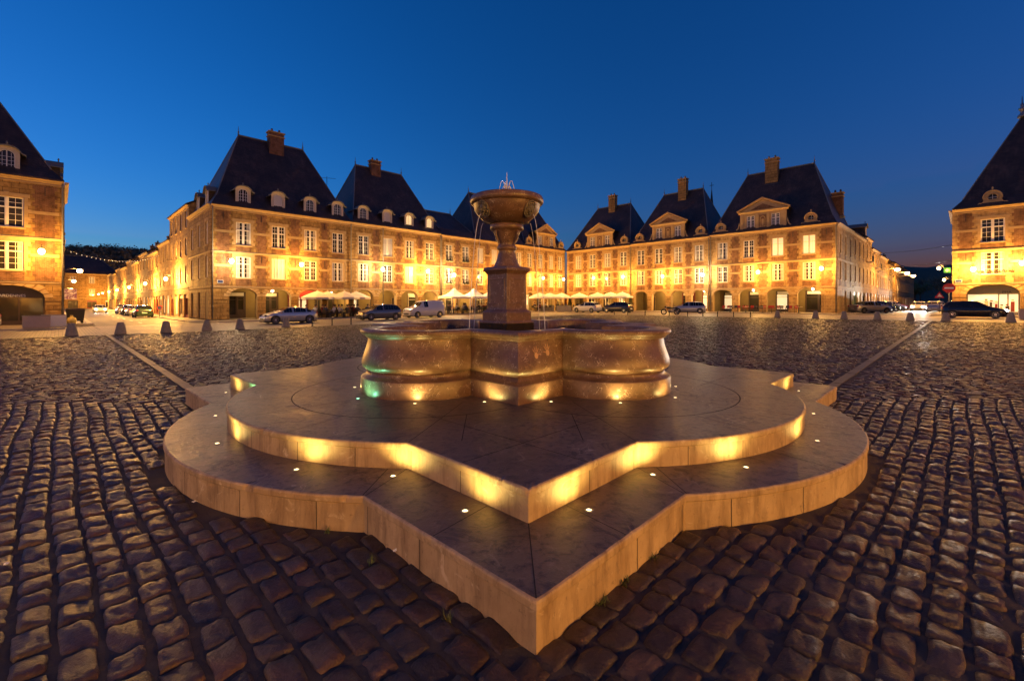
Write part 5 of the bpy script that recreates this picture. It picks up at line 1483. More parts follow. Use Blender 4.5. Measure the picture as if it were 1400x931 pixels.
# motorcycle
def motorcycle(label, x, y, head):
    t = thing('motorcycle', label, 'motorcycle', (x, y, gz(x, y)+.006), R(head))
    for k, cx in enumerate((-.70, .72)):
        w_ = MB(); w_.smooth = True
        w_.tube([(cx+.27*math.cos(a), 0, .31+.27*math.sin(a)) for a in [2*PI*j/28 for j in range(29)]], .055, 8, False)
        wo_ = part('wheel', w_, 'rubber', t)
        r_ = MB(); r_.smooth = True
        r_.tube([(cx+.215*math.cos(a), 0, .31+.215*math.sin(a)) for a in [2*PI*j/28 for j in range(29)]], .018, 6, False)
        for a in range(5): r_.tube([(cx, 0, .31), (cx+.21*math.cos(a*1.2566), 0, .31+.21*math.sin(a*1.2566))], .012, 6)
        r_.ell((cx, 0, .31), (.05, .06, .05), 10, 6); part('rim', r_, 'chrome', wo_)
    f = MB(); f.smooth = True
    f.tube([(.5, 0, .92), (.15, 0, .70), (-.35, 0, .62), (-.70, 0, .32)], .035, 8); f.tube([(.15, 0, .70), (.05, 0, .32), (-.4, 0, .30), (-.7, 0, .31)], .03, 8)
    part('frame', f, 'black', t)
    e = MB(); e.smooth = True; e.ell((.05, 0, .42), (.24, .17, .19), 12, 8); e.tube([(.2, .12, .35), (-.1, .17, .25), (-.75, .18, .36)], [.03, .035, .05], 8); part('engine', e, 'lead', t)
    k = MB(); k.smooth = True; k.ell((.18, 0, .80), (.30, .15, .13), 12, 8); part('fuel_tank', k, 'black', t)
    s = MB(); s.smooth = True; s.ell((-.34, 0, .77), (.36, .14, .07), 12, 8); s.ell((-.66, 0, .83), (.16, .11, .06), 10, 6); part('saddle', s, 'rubber', t)
    fk = MB(); fk.smooth = True
    for sg in (-1, 1): fk.tube([(.72, sg*.09, .31), (.46, sg*.09, 1.0)], .024, 8)
    part('fork', fk, 'chrome', t)
    h = MB(); h.smooth = True; h.tube([(.30, -.36, 1.04), (.40, -.2, 1.02), (.46, 0, 1.0), (.40, .2, 1.02), (.30, .36, 1.04)], .018, 8); part('handlebar', h, 'black', t)
    l = MB(); l.smooth = True; l.ell((.56, 0, .90), (.09, .1, .1), 10, 8); part('headlight', l, 'glass', t)
    m = MB(); m.smooth = True
    m.tube([(.72+.34*math.cos(a), 0, .31+.34*math.sin(a)) for a in [R(q) for q in range(20, 150, 10)]], .04, 6); m.tube([(-.70+.34*math.cos(a), 0, .31+.34*math.sin(a)) for a in [R(q) for q in range(30, 150, 10)]], .05, 6); part('mudguard', m, 'black', t)
    return t
motorcycle('black motorcycle parked by the posts beside the silver hatchback', 18.3, 52.4, 165)
# ------------------------------------------------------------------ people (one continuous skinned body each)
def body_mesh(name, J, E, Rad, cloth, skin_z, legs_z, shoe_z, seated):
    me = bpy.data.meshes.new(name); me.from_pydata(J, E, [])
    o = bpy.data.objects.new('tmp', me); COL.objects.link(o)
    m = o.modifiers.new('s', 'SKIN')
    for i, r in enumerate(Rad): me.skin_vertices[0].data[i].radius = (r, r)
    me.skin_vertices[0].data[0].use_root = True
    s = o.modifiers.new('ss', 'SUBSURF'); s.levels = s.render_levels = 1
    dg = bpy.context.evaluated_depsgraph_get()
    out = bpy.data.meshes.new_from_object(o.evaluated_get(dg)); out.name = name
    bpy.data.objects.remove(o)
    out.materials.clear()
    for mname in (cloth[0], cloth[1], 'skin', 'black'): out.materials.append(M[mname])
    for p in out.polygons:
        c = p.center; p.use_smooth = True
        i = 0
        if c.z > skin_z: i = 2
        elif shoe_z > c.z: i = 3
        elif legs_z(c): i = 1
        if seated and abs(c.x) < .22 and c.y > .30 and .70 < c.z < .86: i = 2
        if not seated and abs(c.x) > .2 and .72 < c.z < .90: i = 2
        p.material_index = i
    return out
def seated(name, cloth, lean=0.):
    J = [(0, 0, .50), (0, -.02+lean*.3, .72), (0, -.01+lean*.7, .95), (0, .01+lean, 1.09), (0, .035+lean, 1.19), (0, .03+lean, 1.30),
         (-.17, lean*.8, 1.01), (-.23, .10+lean, .77), (-.10, .36+lean, .78), (.17, lean*.8, 1.01), (.23, .12+lean, .77), (.12, .38+lean, .79),
         (-.09, .02, .50), (-.12, .44, .52), (-.11, .42, .12), (-.12, .54, .05), (.09, .02, .50), (.13, .44, .52), (.12, .40, .12), (.13, .53, .05)]
    E = [(0, 1), (1, 2), (2, 3), (3, 4), (4, 5), (2, 6), (6, 7), (7, 8), (2, 9), (9, 10), (10, 11), (0, 12), (12, 13), (13, 14), (14, 15), (0, 16), (16, 17), (17, 18), (18, 19)]
    Rd = [.15, .14, .15, .055, .085, .085, .07, .05, .035, .07, .05, .035, .09, .065, .045, .035, .09, .065, .045, .035]
    return body_mesh(name, J, E, Rd, cloth, 1.08, lambda c: c.z < .60 and c.y > -.2, .09, True)
def standing(name, cloth):
    J = [(0, 0, .95), (0, .0, 1.15), (0, .0, 1.38), (0, .01, 1.52), (0, .03, 1.60), (0, .025, 1.70), (-.18, 0, 1.43), (-.24, .0, 1.15), (-.23, .09, .88), (.18, 0, 1.43), (.25, -.02, 1.15), (.24, .05, .88),
         (-.09, 0, .92), (-.10, .02, .50), (-.10, -.03, .10), (-.11, .10, .04), (.09, 0, .92), (.11, .06, .50), (.11, .10, .10), (.12, .23, .04)]
    E = [(0, 1), (1, 2), (2, 3), (3, 4), (4, 5), (2, 6), (6, 7), (7, 8), (2, 9), (9, 10), (10, 11), (0, 12), (12, 13), (13, 14), (14, 15), (0, 16), (16, 17), (17, 18), (18, 19)]
    Rd = [.15, .13, .16, .055, .085, .085, .075, .05, .038, .075, .05, .038, .095, .065, .045, .038, .095, .065, .045, .038]
    return body_mesh(name, J, E, Rd, cloth, 1.51, lambda c: c.z < .93 and abs(c.x) < .22, .08, False)
BODY = [seated('body', ('cloth_white', 'denim')), seated('body', ('cloth_dark', 'denim'), .06), seated('body', ('cloth_red', 'cloth_dark'), -.04), seated('body', ('denim', 'cloth_dark'), .03)]
CLO = ['white top', 'dark jacket', 'maroon top', 'blue shirt']
hm = MB(); hm.smooth = True; hm.ell((0, -.012, .03), (.098, .108, .098), 12, 8); hm.ell((0, -.05, -.03), (.088, .07, .09), 10, 6); hmesh = hm.mesh('hair', ['hair'])
LEAN = [0, .06, -.04, .03]
def person(x, y, z, rz, k, label, group):
    t = thing('person', label, 'person', (x, y, z), rz, group)
    put('body', BODY[k], t); put('hair', hmesh, t, (0, .02+LEAN[k], 1.285))
    return t

# ------------------------------------------------------------------ terraces
def chair_proto(mat):
    t = {}
    s = MB(); s.box(-.21, .21, -.2, .22, .44, .47); t['seat'] = s.mesh('seat', [mat])
    b = MB(); b.frustum(-.20, .20, -.225, -.20, .56, -.19, .19, -.285, -.26, .86); t['backrest'] = b.mesh('backrest', [mat])
    l = MB(); l.smooth = True; l.tube([(0, 0, 0), (0, 0, .44)], .013, 6); t['leg'] = l.mesh('leg', ['black'])
    f = MB(); f.smooth = True
    for sg in (-1, 1): f.tube([(sg*.2, -.19, .44), (sg*.2, -.21, .6), (sg*.19, -.275, .88)], .013, 6); f.tube([(sg*.2, -.22, .66), (sg*.23, 0, .67), (sg*.21, .18, .46)], .013, 6)
    t['frame'] = f.mesh('back_frame', ['black']); return t
CH = {m: chair_proto(m) for m in ('darkwood', 'red_fabric', 'black')}
_cp = {}
def chair(x, y, z, rz, mat, label, group):
    if mat in _cp: return dup(_cp[mat], (x, y, z), rz, label, group)
    t = thing('terrace_chair', label, 'chair', (x, y, z), rz, group); c = CH[mat]
    put('seat', c['seat'], t); put('backrest', c['backrest'], t); put('back_frame', c['frame'], t)
    for sx in (-.19, .19):
        for sy in (-.18, .2): put('leg', c['leg'], t, (sx, sy, 0))
    _cp[mat] = t; return t
_tp = []
def table(x, y, z, label, group):
    if _tp: return dup(_tp[0], (x, y, z), rnd.random(), label, group)
    t = thing('terrace_table', label, 'table', (x, y, z), 0, group)
    a = MB(); a.smooth = True; a.lathe([(.35, .70), (.36, .715), (.35, .73)], 20); part('tabletop', a, 'cream', t)
    p = MB(); p.smooth = True; p.lathe([(.22, 0), (.2, .025), (.03, .05), (.025, .70)], 14); part('pedestal', p, 'black', t)
    g = MB(); g.smooth = True; g.lathe([(.03, .731), (.035, .80), (.03, .85)], 10, (.1, .05)); g.lathe([(.03, .731), (.03, .9), (.012, .96), (.012, 1.0)], 10, (-.12, .1)); part('glassware', g, 'glass', t)
    _tp.append(t); return t
def parasol(x, y, label, mat='canvas', r=1.55, rim=2.12, top=2.78, group=None):
    z = gz(x, y)+.1; t = thing('parasol', label, 'parasol', (x, y, z), rnd.random(), group)
    c = MB(); n = 8
    def ring(rad, zz): return [(rad*math.cos(2*PI*k/n), rad*math.sin(2*PI*k/n), zz) for k in range(n)]
    c.rings([ring(r, rim-.20), ring(r, rim), ring(r*.55, rim+(top-rim)*.52), ring(.04, top)], True, False, True)
    c.rings([ring(r-.012, rim-.20), ring(r-.015, rim-.012), ring(r*.55, rim+(top-rim)*.52-.012), ring(.03, top-.02)], True, False, False)
    part('canopy', c, mat, t)
    p = MB(); p.smooth = True; p.lathe([(.024, .05), (.024, top+.08)], 10, cap0=True); p.ell((0, 0, top+.1), (.04, .04, .05), 8, 6); part('pole', p, 'cream', t)
    rb = MB()
    for k in range(n): rb.tube([(.02, 0, rim+(top-rim)*.8) if False else (.03*math.cos(2*PI*k/n), .03*math.sin(2*PI*k/n), rim-.35), (r*.55*math.cos(2*PI*k/n), r*.55*math.sin(2*PI*k/n), rim+(top-rim)*.5-.03)], .009, 5)
    part('ribs', rb, 'cream', t)
    b = MB(); b.smooth = True; b.lathe([(.3, 0), (.3, .05), (.06, .09), (.05, .3)], 16); part('base', b, 'concrete', t)
    return t
def tent(x, y, rz, label):
    z = gz(x, y)+.1; t = thing('gazebo_tent', label, 'tent', (x, y, z), rz, 'white tents of the terrace')
    c = MB(); h = 1.5
    def r4(q, zz): return [(-q, -q, zz), (q, -q, zz), (q, q, zz), (-q, q, zz)]
    c.rings([r4(h, 1.98), r4(h, 2.2), r4(h*.62, 2.42), r4(h*.3, 2.80), r4(.05, 3.3)], True, False, True)
    part('canopy', c, 'canvas_white', t)
    for sx in (-1, 1):
        for sy in (-1, 1): l = MB(); l.box(sx*1.45-.025, sx*1.45+.025, sy*1.45-.025, sy*1.45+.025, 0, 2.15); part('leg', l, 'white', t)
    return t
def seat_group(x, y, n, mat, word, place, k0, np_):
    z = gz(x, y)+.1
    table(x, y, z, f'small round cafe table {place}', f'cafe tables {place}')
    a0 = rnd.random()*6.28
    for j in range(n):
        a = a0+2*PI*j/n; cx, cy = x+.62*math.cos(a), y+.62*math.sin(a)
        chair(cx, cy, z, a+PI/2, mat, f'{word} cafe chair {place}', f'{word} cafe chairs {place}')
        if j < np_:
            k = (k0+j) % 4
            person(cx, cy, z-.02, a+PI/2, k, f'person in a {CLO[k]} sitting at a table {place}', f'people in {CLO[k]}s {place}')
LPG = 'cream parasols of the left terrace'
for k, (xx, v_) in enumerate(((434, 47.3), (448, 48.2), (471, 47.3), (487, 48.0))):
    x, y = px_v(xx, v_); parasol(x, y, f'cream parasol, {LB[k]} from the silver coupe', group=LPG)
for k, (xx, v_) in enumerate(((425, 46.7), (437, 48.0), (449, 46.7), (459, 48.2), (470, 46.7), (481, 48.0), (492, 46.8), (503, 47.8))):
    x, y = px_v(xx, v_); seat_group(x, y, 4, 'darkwood', 'dark', 'under the cream parasols', k, 3 if k % 3 else 2)
for k, xx in enumerate((621, 648, 672)):
    x, y = px_v(xx, 46.9); tent(x, y, R(45), ['peaked white tent beside the delivery van', 'peaked white tent, second from the delivery van', 'peaked white tent half hidden by the fountain pedestal'][k])
for k, (xx, v_) in enumerate(((612, 46.6), (620, 47.8), (631, 46.6), (640, 47.8), (651, 46.5), (660, 47.6))):
    x, y = px_v(xx, v_); seat_group(x, y, 4, 'black', 'black', 'under the white tents', k+1, 3 if k % 2 else 2)
RPG = 'white parasols of the right terrace'
for k, (xx, u_) in enumerate(((738, None), (752, None), (768, None), (792, 60.2), (817, 60.0), (835, 60.4), (851, 60.0))):
    x, y = px_v(xx, 46.6+.3*(k % 2)) if u_ is None else px_u(xx, u_)
    parasol(x, y, f'white parasol, {LB[k]} to the right of the fountain pedestal', 'canvas_white', 1.7, 2.15, 2.85, RPG)
for k, (xx, u_) in enumerate(((733, None), (742, None), (751, None), (760, None), (769, None), (790, 60.5), (802, 59.8), (813, 60.6), (823, 59.8), (834, 60.6), (845, 59.8))):
    x, y = px_v(xx, 46.5+.5*(k % 2)) if u_ is None else px_u(xx, u_)
    seat_group(x, y, 3, 'darkwood' if k % 2 else 'black', 'brown' if k % 2 else 'black', 'under the white parasols', k+2, 2 if k % 3 == 0 else 1)
for k, xx in enumerate((992, 1002, 1013, 1024, 1036, 1048, 1060, 1072, 1084)):
    x, y = px_u(xx, 60.2); m = 'red_fabric' if k % 3 != 1 else 'black'
    w_ = 'red' if m == 'red_fabric' else 'black'; z = gz(x, y)+.1
    if k % 2 == 0: table(x+.25, y-.7, z, 'small round cafe table before the house with lit windows', 'cafe tables before the house with lit windows')
    for d in (-.35, .35): chair(x+d*.7, y-d*.7, z, R(135)+d*.4, m, f'{w_} cafe chair before the house with lit windows', f'{w_} cafe chairs before the house with lit windows')
# warm lamps clipped under the terrace tents
# shrubs in tubs
def shrub(x, y, h, label, seed):
    r = random.Random(seed); z = gz(x, y)+.1
    t = thing('potted_shrub', label, 'shrub', (x, y, z), 0, 'clipped shrubs in tubs')
    p = MB(); p.frustum(-.28, .28, -.28, .28, 0, -.34, .34, -.34, .34, .5); part('tub', p, 'darkwood', t)
    s = MB(); s.smooth = True; s.tube([(0, 0, .4), (.02, 0, h*.6)], .03, 6); part('stem', s, 'bark', t)
    f = MB()
    for k in range(1500):
        q = r.random(); zz = .5+q*(h-.5); rad = .42*(1-.75*q)*(.7+.3*r.random())*(1+.15*math.sin(7*q*6.28+seed)); a = r.random()*6.283
        c = Vector((rad*math.cos(a), rad*math.sin(a), zz)); d = Vector((r.gauss(0, 1), r.gauss(0, 1), r.gauss(0, 1))).normalized(); e = d.orthogonal().normalized()*.035; g = d.cross(e)*1.6
        f.poly((c-e, c+g, c+e, c-g))
    part('foliage', f, 'foliage', t, recalc=False)
x, y = px_u(779, 60.3); shrub(x, y, 2.2, 'clipped shrub in a tub in the inner corner of the square', 1)
x, y = px_u(862, 60.0); shrub(x, y, 2.3, 'clipped shrub in a tub at the end of the white parasols', 2)
x, y = px_v(605, 47.8); shrub(x, y, 1.6, 'small shrub in a tub beside the first white tent', 3)

# planters
def planter(label, x, y, rz, W, D, H, mat, plants=True, seed=0):
    r = random.Random(seed); t = thing('planter_box', label, 'planter', (x, y, gz(x, y)+.1 if abs(x) > 5 and y < 34 else gz(x, y)+.01), rz)
    b = MB(); b.box(-W/2, W/2, -D/2, D/2, .06, H); b.box(-W/2+.08, W/2-.08, -D/2+.08, D/2-.08, 0, .06); b.mi = 1
    for s_ in ((-W/2-.02, W/2+.02, -D/2-.02, -D/2+.06), (-W/2-.02, W/2+.02, D/2-.06, D/2+.02), (-W/2-.02, -W/2+.06, -D/2+.06, D/2-.06), (W/2-.06, W/2+.02, -D/2+.06, D/2-.06)): b.box(*s_, H, H+.05)
    part('box', b, [mat, 'concrete'], t)
    if plants:
        f = MB()
        for k in range(260):
            c = Vector((r.uniform(-W/2+.08, W/2-.08), r.uniform(-D/2+.08, D/2-.08), H+abs(r.gauss(0, .07)))); d = Vector((r.gauss(0, 1), r.gauss(0, 1), r.gauss(0, 1))).normalized(); e = d.orthogonal().normalized()*.03; g = d.cross(e)*1.8
            f.poly((c-e, c+g, c+e, c-g))
        part('plants', f, 'foliage', t, recalc=False)
M['planter_pink'] = plain('pinkish_concrete', (.46, .34, .27), .75, var=.1)
planter('pale concrete planter box nearest the left edge', -30.6, 29.2, R(45), 1.25, .8, .78, 'planter_pink', False)
planter('pale concrete planter box behind the nearest one at the left edge', -31.3, 31.0, R(45), 1.2, .8, .80, 'white', False)
planter('pinkish concrete planter box at the right edge', 39.9, 34.9, R(-45), 1.2, .8, .8, 'planter_pink', False)
x, y = px_u(747, 54.5); planter('long grey planter box, nearer the fountain pedestal', x, y, R(10), 2.2, .9, .85, 'concrete', True, 5)
x, y = px_u(771, 54.0); planter('long grey planter box, farther from the fountain pedestal', x, y, R(-8), 2.2, .9, .9, 'concrete', True, 6)

# bins at the corner of the left street
x, y, rz = on_row(ROWL, -9.0, -2.2)
t = thing('waste_container', 'dark wheeled waste container at the left street corner', 'bin', (x, y, .1), rz)
b = MB(); b.frustum(-.5, .5, -.36, .36, .18, -.58, .58, -.42, .42, 1.05); part('body', b, 'black', t)
b = MB(); b.frustum(-.62, .62, -.46, .46, 1.051, -.5, .5, -.3, .3, 1.2); part('lid', b, 'darkwood', t)
for sx in (-.4, .4):
    for sy in (-.28, .28): w_ = MB(); w_.T = Matrix.Translation((sx, sy, .1)) @ Matrix.Rotation(PI/2, 4, 'X'); w_.smooth = True; w_.lathe([(.1, -.03), (.1, .03)], 14); part('wheel', w_, 'rubber', t)
x, y, rz = on_row(ROWL, -9.25, .25)
t = thing('rubbish_sack', 'yellowish rubbish sack leaning by the street corner', 'sack', (x, y, .1), rz)
b = MB(); b.smooth = True; b.lathe([(.16, 0), (.27, .08), (.30, .28), (.24, .46), (.10, .56), (.06, .60), (.11, .68)], 14); o = part('body', b, M.setdefault('sack', plain('yellow_plastic', (.5, .36, .08), .4, var=.3, scale=4, bmp=.4)), t)
b = MB(); b.smooth = True; b.lathe([(.068, .585), (.078, .60), (.068, .615)], 12); part('tie', b, 'black', t)

# ------------------------------------------------------------------ signs and writing
def text_obj(name, txt, size, mat, parent, loc, rot, extr=.01, align='LEFT'):
    c = bpy.data.curves.new(name, 'FONT'); c.body = txt; c.size = size; c.extrude = extr; c.align_x = align
    o = bpy.data.objects.new('tmp', c); COL.objects.link(o)
    dg = bpy.context.evaluated_depsgraph_get(); me = bpy.data.meshes.new_from_object(o.evaluated_get(dg)); bpy.data.objects.remove(o)
    me.name = name; me.materials.clear(); me.materials.append(M[mat])
    p = put(name, me, parent, loc); p.rotation_euler = rot; return p
# shop front filling the wide arch of the house at the left edge
a_s, a_c, hw = ROWL, -22.2+9.55, 1.93
zb = g_at(ROWL, -14)
x, y, rz = on_row(ROWL, a_c, -.5)
def arch_front(label, x, y, z, rz, hw, sp, ap, board, text, tx, fascia, panes, glassmat, tcol='signwhite', ts=.26):
    t = thing('shop_facade', label, 'shop front', (x, y, z), rz); n = 20
    f = MB(); pts = [(hw*math.cos(PI*k/n), sp+(ap-sp)*math.sin(PI*k/n)) for k in range(n+1)]
    f.rings([[(px, -.04, pz) for px, pz in pts], [(px, .02, pz) for px, pz in pts]]); part('fascia', f, fascia, t)
    b = MB()
    for px in [-hw+.001]+panes+[hw-.09]: b.box(px, px+.09, -.03, .03, 0, sp-.001)
    for pa, pb in zip([-hw+.09]+[p+.09 for p in panes], panes+[hw-.09]): b.box(pa, pb, -.03, .03, 0, .3)
    part('frame', b, board, t)
    g = MB(); g.box(-hw+.05, hw-.05, .0, .012, .25, sp-.002); part('shop_window', g, glassmat, t)
    if text: text_obj('lettering', text, ts, tcol, t, (tx, -.052, sp+.09), (PI/2, 0, 0))
    return t
t = arch_front('dark shop front with white lettering under the arch at the left edge', x, y, zb, rz, hw, 2.0, 2.93, 'darkwood', 'ARDENNES', -.42, 'darkwood', [-.6, .55], 'glass', ts=.27)
d = MB(); d.box(-1.7, -.8, .3, .9, .3, 1.2); d.box(.9, 1.8, .4, 1.0, .3, 1.3); d.mi = 1; d.box(-.4, .4, .5, .9, .3, 1.0); part('display', d, ['white', 'cream'], t)
x, y, rz = on_row(ROWR, 48.05+2.75, -.5); zb = g_at(ROWR, 52)
t = arch_front('pharmacy shop front with lit windows under the arch at the right edge', x, y, zb, rz, 1.73, 1.95, 2.93, 'zinc', 'PHA', .62, M.setdefault('fascia', plain('grey_green_fascia', (.22, .21, .13), .6)), [.35, .95], 'litshop', 'black', .32)
d = MB(); r_ = random.Random(4)
for k in range(9):
    q = -1.55+k*.34; hh = r_.uniform(.5, 1.5); d.mi = k % 3; d.box(q, q+r_.uniform(.14, .27), -.10, -.045, .32, .32+hh*.7)
    d.mi = (k+1) % 3; d.box(q+.02, q+.2, -.09, -.045, .4+hh*.7, .52+hh*.7)
d.mi = 3; d.box(-1.6, .3, -.12, -.044, 1.28, 1.32)
part('display', d, ['cream', 'darkwood', 'cloth_red', 'zinc'], t)
# script sign above it, letters too flowing to read
t = thing('shop_sign', 'dark flowing script sign above the pharmacy arch', 'sign', on_row(ROWR, 50.9, .03)[:2]+(g_at(ROWR, 52)+3.95,), R(-45))
for k, (x0, w_) in enumerate(((-1.15, .35), (-.6, .5), (.0, .85), (.95, .35))):
    m = MB(); m.smooth = True
    m.tube([(x0+w_*q/14, -.03, .16+.13*math.sin(q*1.25+k)*(1 if q % 5 else 1.5)) for q in range(15)], .03, 6); part('script_stroke', m, 'darkwood', t)
m = MB(); m.smooth = True; m.tube([(-.5, -.03, -.12), (0, -.03, -.15), (.6, -.03, -.10)], .02, 6); part('script_stroke', m, 'darkwood', t)
# street name plates
for (row, s, z, lab) in ((ROWL, .75, 3.75, 'blue street name plate at the corner of the big-roofed house'), (ROWR, 48.5, 3.9, 'dark street name plate at the corner of the pharmacy house')):
    x, y, rz = on_row(row, s, .055); pl = thing('street_plate', lab, 'plate', (x, y, z), rz)
    m = MB(); m.box(-.24, .24, -.012, 0, -.15, .15); part('panel', m, M.setdefault('plateblue', plain('enamel_blue', (.03, .05, .16), .3)), pl)
    m = MB()
    for q in ((-.24, .24, .13, .15), (-.24, .24, -.15, -.13)): m.box(q[0], q[1], -.016, -.012, q[2], q[3])
    for xa in (-.24, .22): m.box(xa, xa+.02, -.016, -.012, -.13, .13)
    part('border', m, 'signwhite', pl)
def post_sign(label, x, y, h, rz, kind, dia=.75):
    t = thing('road_sign', label, 'road sign', (x, y, gz(x, y)+.05), rz)
    p = MB(); p.smooth = True; p.tube([(0, .03, 0), (0, .03, h+dia*.45)], .03, 8); part('post', p, 'zinc', t)
    r = dia/2
    if kind == 'triangle':
        d = MB(); T = lambda q, y_: [(q*math.cos(a), y_, h+q*math.sin(a)) for a in (R(90), R(210), R(330))]
        d.rings([T(r*1.15, 0), T(r*1.15, -.02)]); part('face', d, 'signred', t)
        e = MB(); e.poly(T(r*.68, -.024)); part('symbol', e, 'signwhite', t, recalc=False)
    else:
        d = MB(); d.rings([[(r*math.cos(2*PI*k/32), y_, h+r*math.sin(2*PI*k/32)) for k in range(32)] for y_ in (0, -.02)]); part('face', d, 'signred' if kind == 'noentry' else M['plateblue'], t)
        e = MB()
        if kind == 'noentry': e.box(-r*.72, r*.72, -.026, -.021, h-r*.17, h+r*.17)
        else: e.rings([[(rr_*math.cos(2*PI*k/32), -.023, h+rr_*math.sin(2*PI*k/32)) for k in range(32)] for rr_ in (r*.98, r*.80)], True, False, False)
        part('symbol', e, 'signwhite' if kind == 'noentry' else 'signred', t)
    return t
post_sign('red no-entry sign at the corner of the pharmacy house', 42.5, 44.1, 2.65, R(-45), 'noentry', .92)
post_sign('red triangular sign behind the no-entry sign', 49.3, 52.3, 2.0, R(-45), 'triangle', .85)
post_sign('small round blue and red sign beside the parked cars of the left street', -41.2, 53.0, 1.15, R(45), 'noparking', .55)
# banner and green signs
x, y = uv(1.0, 92)
t = thing('hanging_banner', 'purple and white banner hung out on the left side of the left street', 'banner', (x, y, 2.3), R(45))
m = MB(); m.box(-.9, .9, -.015, .015, 0, 1.5)
def banner():
    m_, nt_, b_, o_ = new_mat('banner_print'); tc = N(nt_, 'ShaderNodeTexCoord')
    nt_.links.new(ramp(nt_, noise(nt_, tc.outputs['Object'], 3, 4, .6, 1.), .42, .58, (.22, .08, .24), (.75, .68, .72)), b_.inputs['Base Color']); b_.inputs['Roughness'].default_value = .8; return m_
M['banner'] = banner(); part('cloth', m, 'banner', t)
m = MB(); m.smooth = True; m.tube([(-1.4, 0, 1.55), (.95, 0, 1.55)], .025, 8); part('rod', m, 'black', t)
x, y = uv(74.5, 9.6)
t = thing('lit_sign', 'glowing green sign low on a shop in the right street', 'sign', (x, y, 1.7), R(45))
m = MB(); m.box(-.28, .28, -.05, .05, -.1, .1); m.box(-.1, .1, -.051, .051, -.28, -.101); m.box(-.1, .1, -.051, .051, .101, .28); part('cross', m, 'green_sign', t)
m = MB(); m.box(-.03, .03, .05, .75, -.03, .03); part('arm', m, 'black', t)
lamp_light('POINT', t, (0, -.4, 0), 40, (.1, 1, .3), .15)
x, y, rz = on_row(ROWR, 47.7, .2)
t = thing('hanging_sign', 'small green and white sign high on the pharmacy corner', 'sign', (x, y, 4.75), R(-45))
m = MB(); m.box(-.25, .25, -.03, .03, 0, .5); part('panel', m, M.setdefault('signgreen', plain('sign_green', (.05, .30, .10), .4)), t)
m = MB(); m.box(-.05, .05, -.036, -.031, .1, .4); m.box(-.15, -.051, -.036, -.031, .2, .3); m.box(.051, .15, -.036, -.031, .2, .3); part('cross', m, 'signwhite', t)
m = MB(); m.box(.25, .6, -.015, .015, .4, .44); part('arm', m, 'black', t)
# red awning in the third arch of the corner house
x, y, rz = on_row(ROWL, 9.05, .0)
t = thing('red_awning', 'red domed awning in an arch behind the cream parasols', 'awning', (x, y, g_at(ROWL, 6)+2.0), rz)
m = MB(); m.smooth = True; n = 14
m.rings([[(1.15*math.cos(PI*k/n), -.02-.85*math.sin(PI*k/n)*math.cos(q), .85*math.sin(q)*(.35+.65*math.sin(PI*k/n))) for k in range(n+1)] for q in [R(a) for a in (0, 20, 40, 60, 80, 90)]], False, False, False); part('canopy', m, 'red_fabric', t)
m = MB(); m.smooth = True; m.tube([(1.15*math.cos(PI*k/n), -.02-.85*math.sin(PI*k/n), 0) for k in range(n+1)], .015, 6); part('frame', m, 'black', t)
# television aerial, church spire
x, y, rz = on_row(ROWL, 12.9, -5)
t = thing('television_aerial', 'thin television aerial between the first two big slate roofs', 'aerial', (x, y, 12.4), R(20))
m = MB(); m.smooth = True; m.tube([(0, 0, 0), (0, 0, 4.6)], .03, 6); part('mast', m, 'black', t)
m = MB(); m.tube([(-1.2, 0, 4.4), (1.0, 0, 4.4)], .018, 6)
for k in range(8): m.tube([(-1.1+k*.28, -.35+.02*k, 4.42), (-1.1+k*.28, .35-.02*k, 4.42)], .01, 5)
part('antenna_rods', m, 'black', t)
x, y = .4403*104, 104
t = thing('church_spire', 'thin dark church spire rising behind the right row of roofs', 'spire', (x, y, .5), R(-45))
m = MB(); m.box(-2.2, 2.2, -2.2, 2.2, 0, 17); part('tower', m, 'stone', t)
m = MB(); m.lathe([(2.0, 17), (.9, 20.2), (.55, 22), (.08, 27.2)], 8); part('spire', m, 'slate', t)
m = MB(); m.box(-.04, .04, -.04, .04, 27, 29); m.box(-.45, .45, -.03, .03, 28.2, 28.3); part('cross', m, 'black', t)
# cables and the garland of lights
def cable(label, p, q, sag, rad=.012, name='overhead_cable'):
    p, q = Vector(p), Vector(q); m = MB(); m.smooth = True
    pts = [p.lerp(q, k/24)-Vector((0, 0, sag*4*(k/24)*(1-k/24))) for k in range(25)]
    m.tube(pts, rad, 5); o = put(name, m.mesh(name, ['black'])); tag(o, label, 'cable'); return o, pts
x, y, rz = on_row(ROWR, 48.0, -.2); x2, y2 = uv(82, 10.2)
cable('upper overhead cable across the right street', (x, y, 7.5), (x2, y2, 9.0), .3, .02)
cable('lower overhead cable across the right street', (x, y, 6.0), (x2+8, y2+8, 7.6), .3, .02)
x, y, rz = on_row(ROWL, -9.6, -.3); x2, y2 = uv(9.9, 78)
g = thing('light_garland', 'garland of small lamps strung across the left street', 'garland', (0, 0, 0))
p, q = Vector((x, y, 5.9)), Vector((x2, y2, 8.4)); pts = [p.lerp(q, k/28)-Vector((0, 0, .9*4*(k/28)*(1-k/28))) for k in range(29)]
m = MB(); m.smooth = True; m.tube(pts, .015, 5); part('cable', m, 'black', g)
m = MB(); m.smooth = True; m.lathe([(.012, 0), (.026, -.03), (.03, -.06), (.015, -.09)], 10); bm_ = m.mesh('bulb', ['bulb'])
for pt in pts[1:-1]: put('bulb', bm_, g, pt)

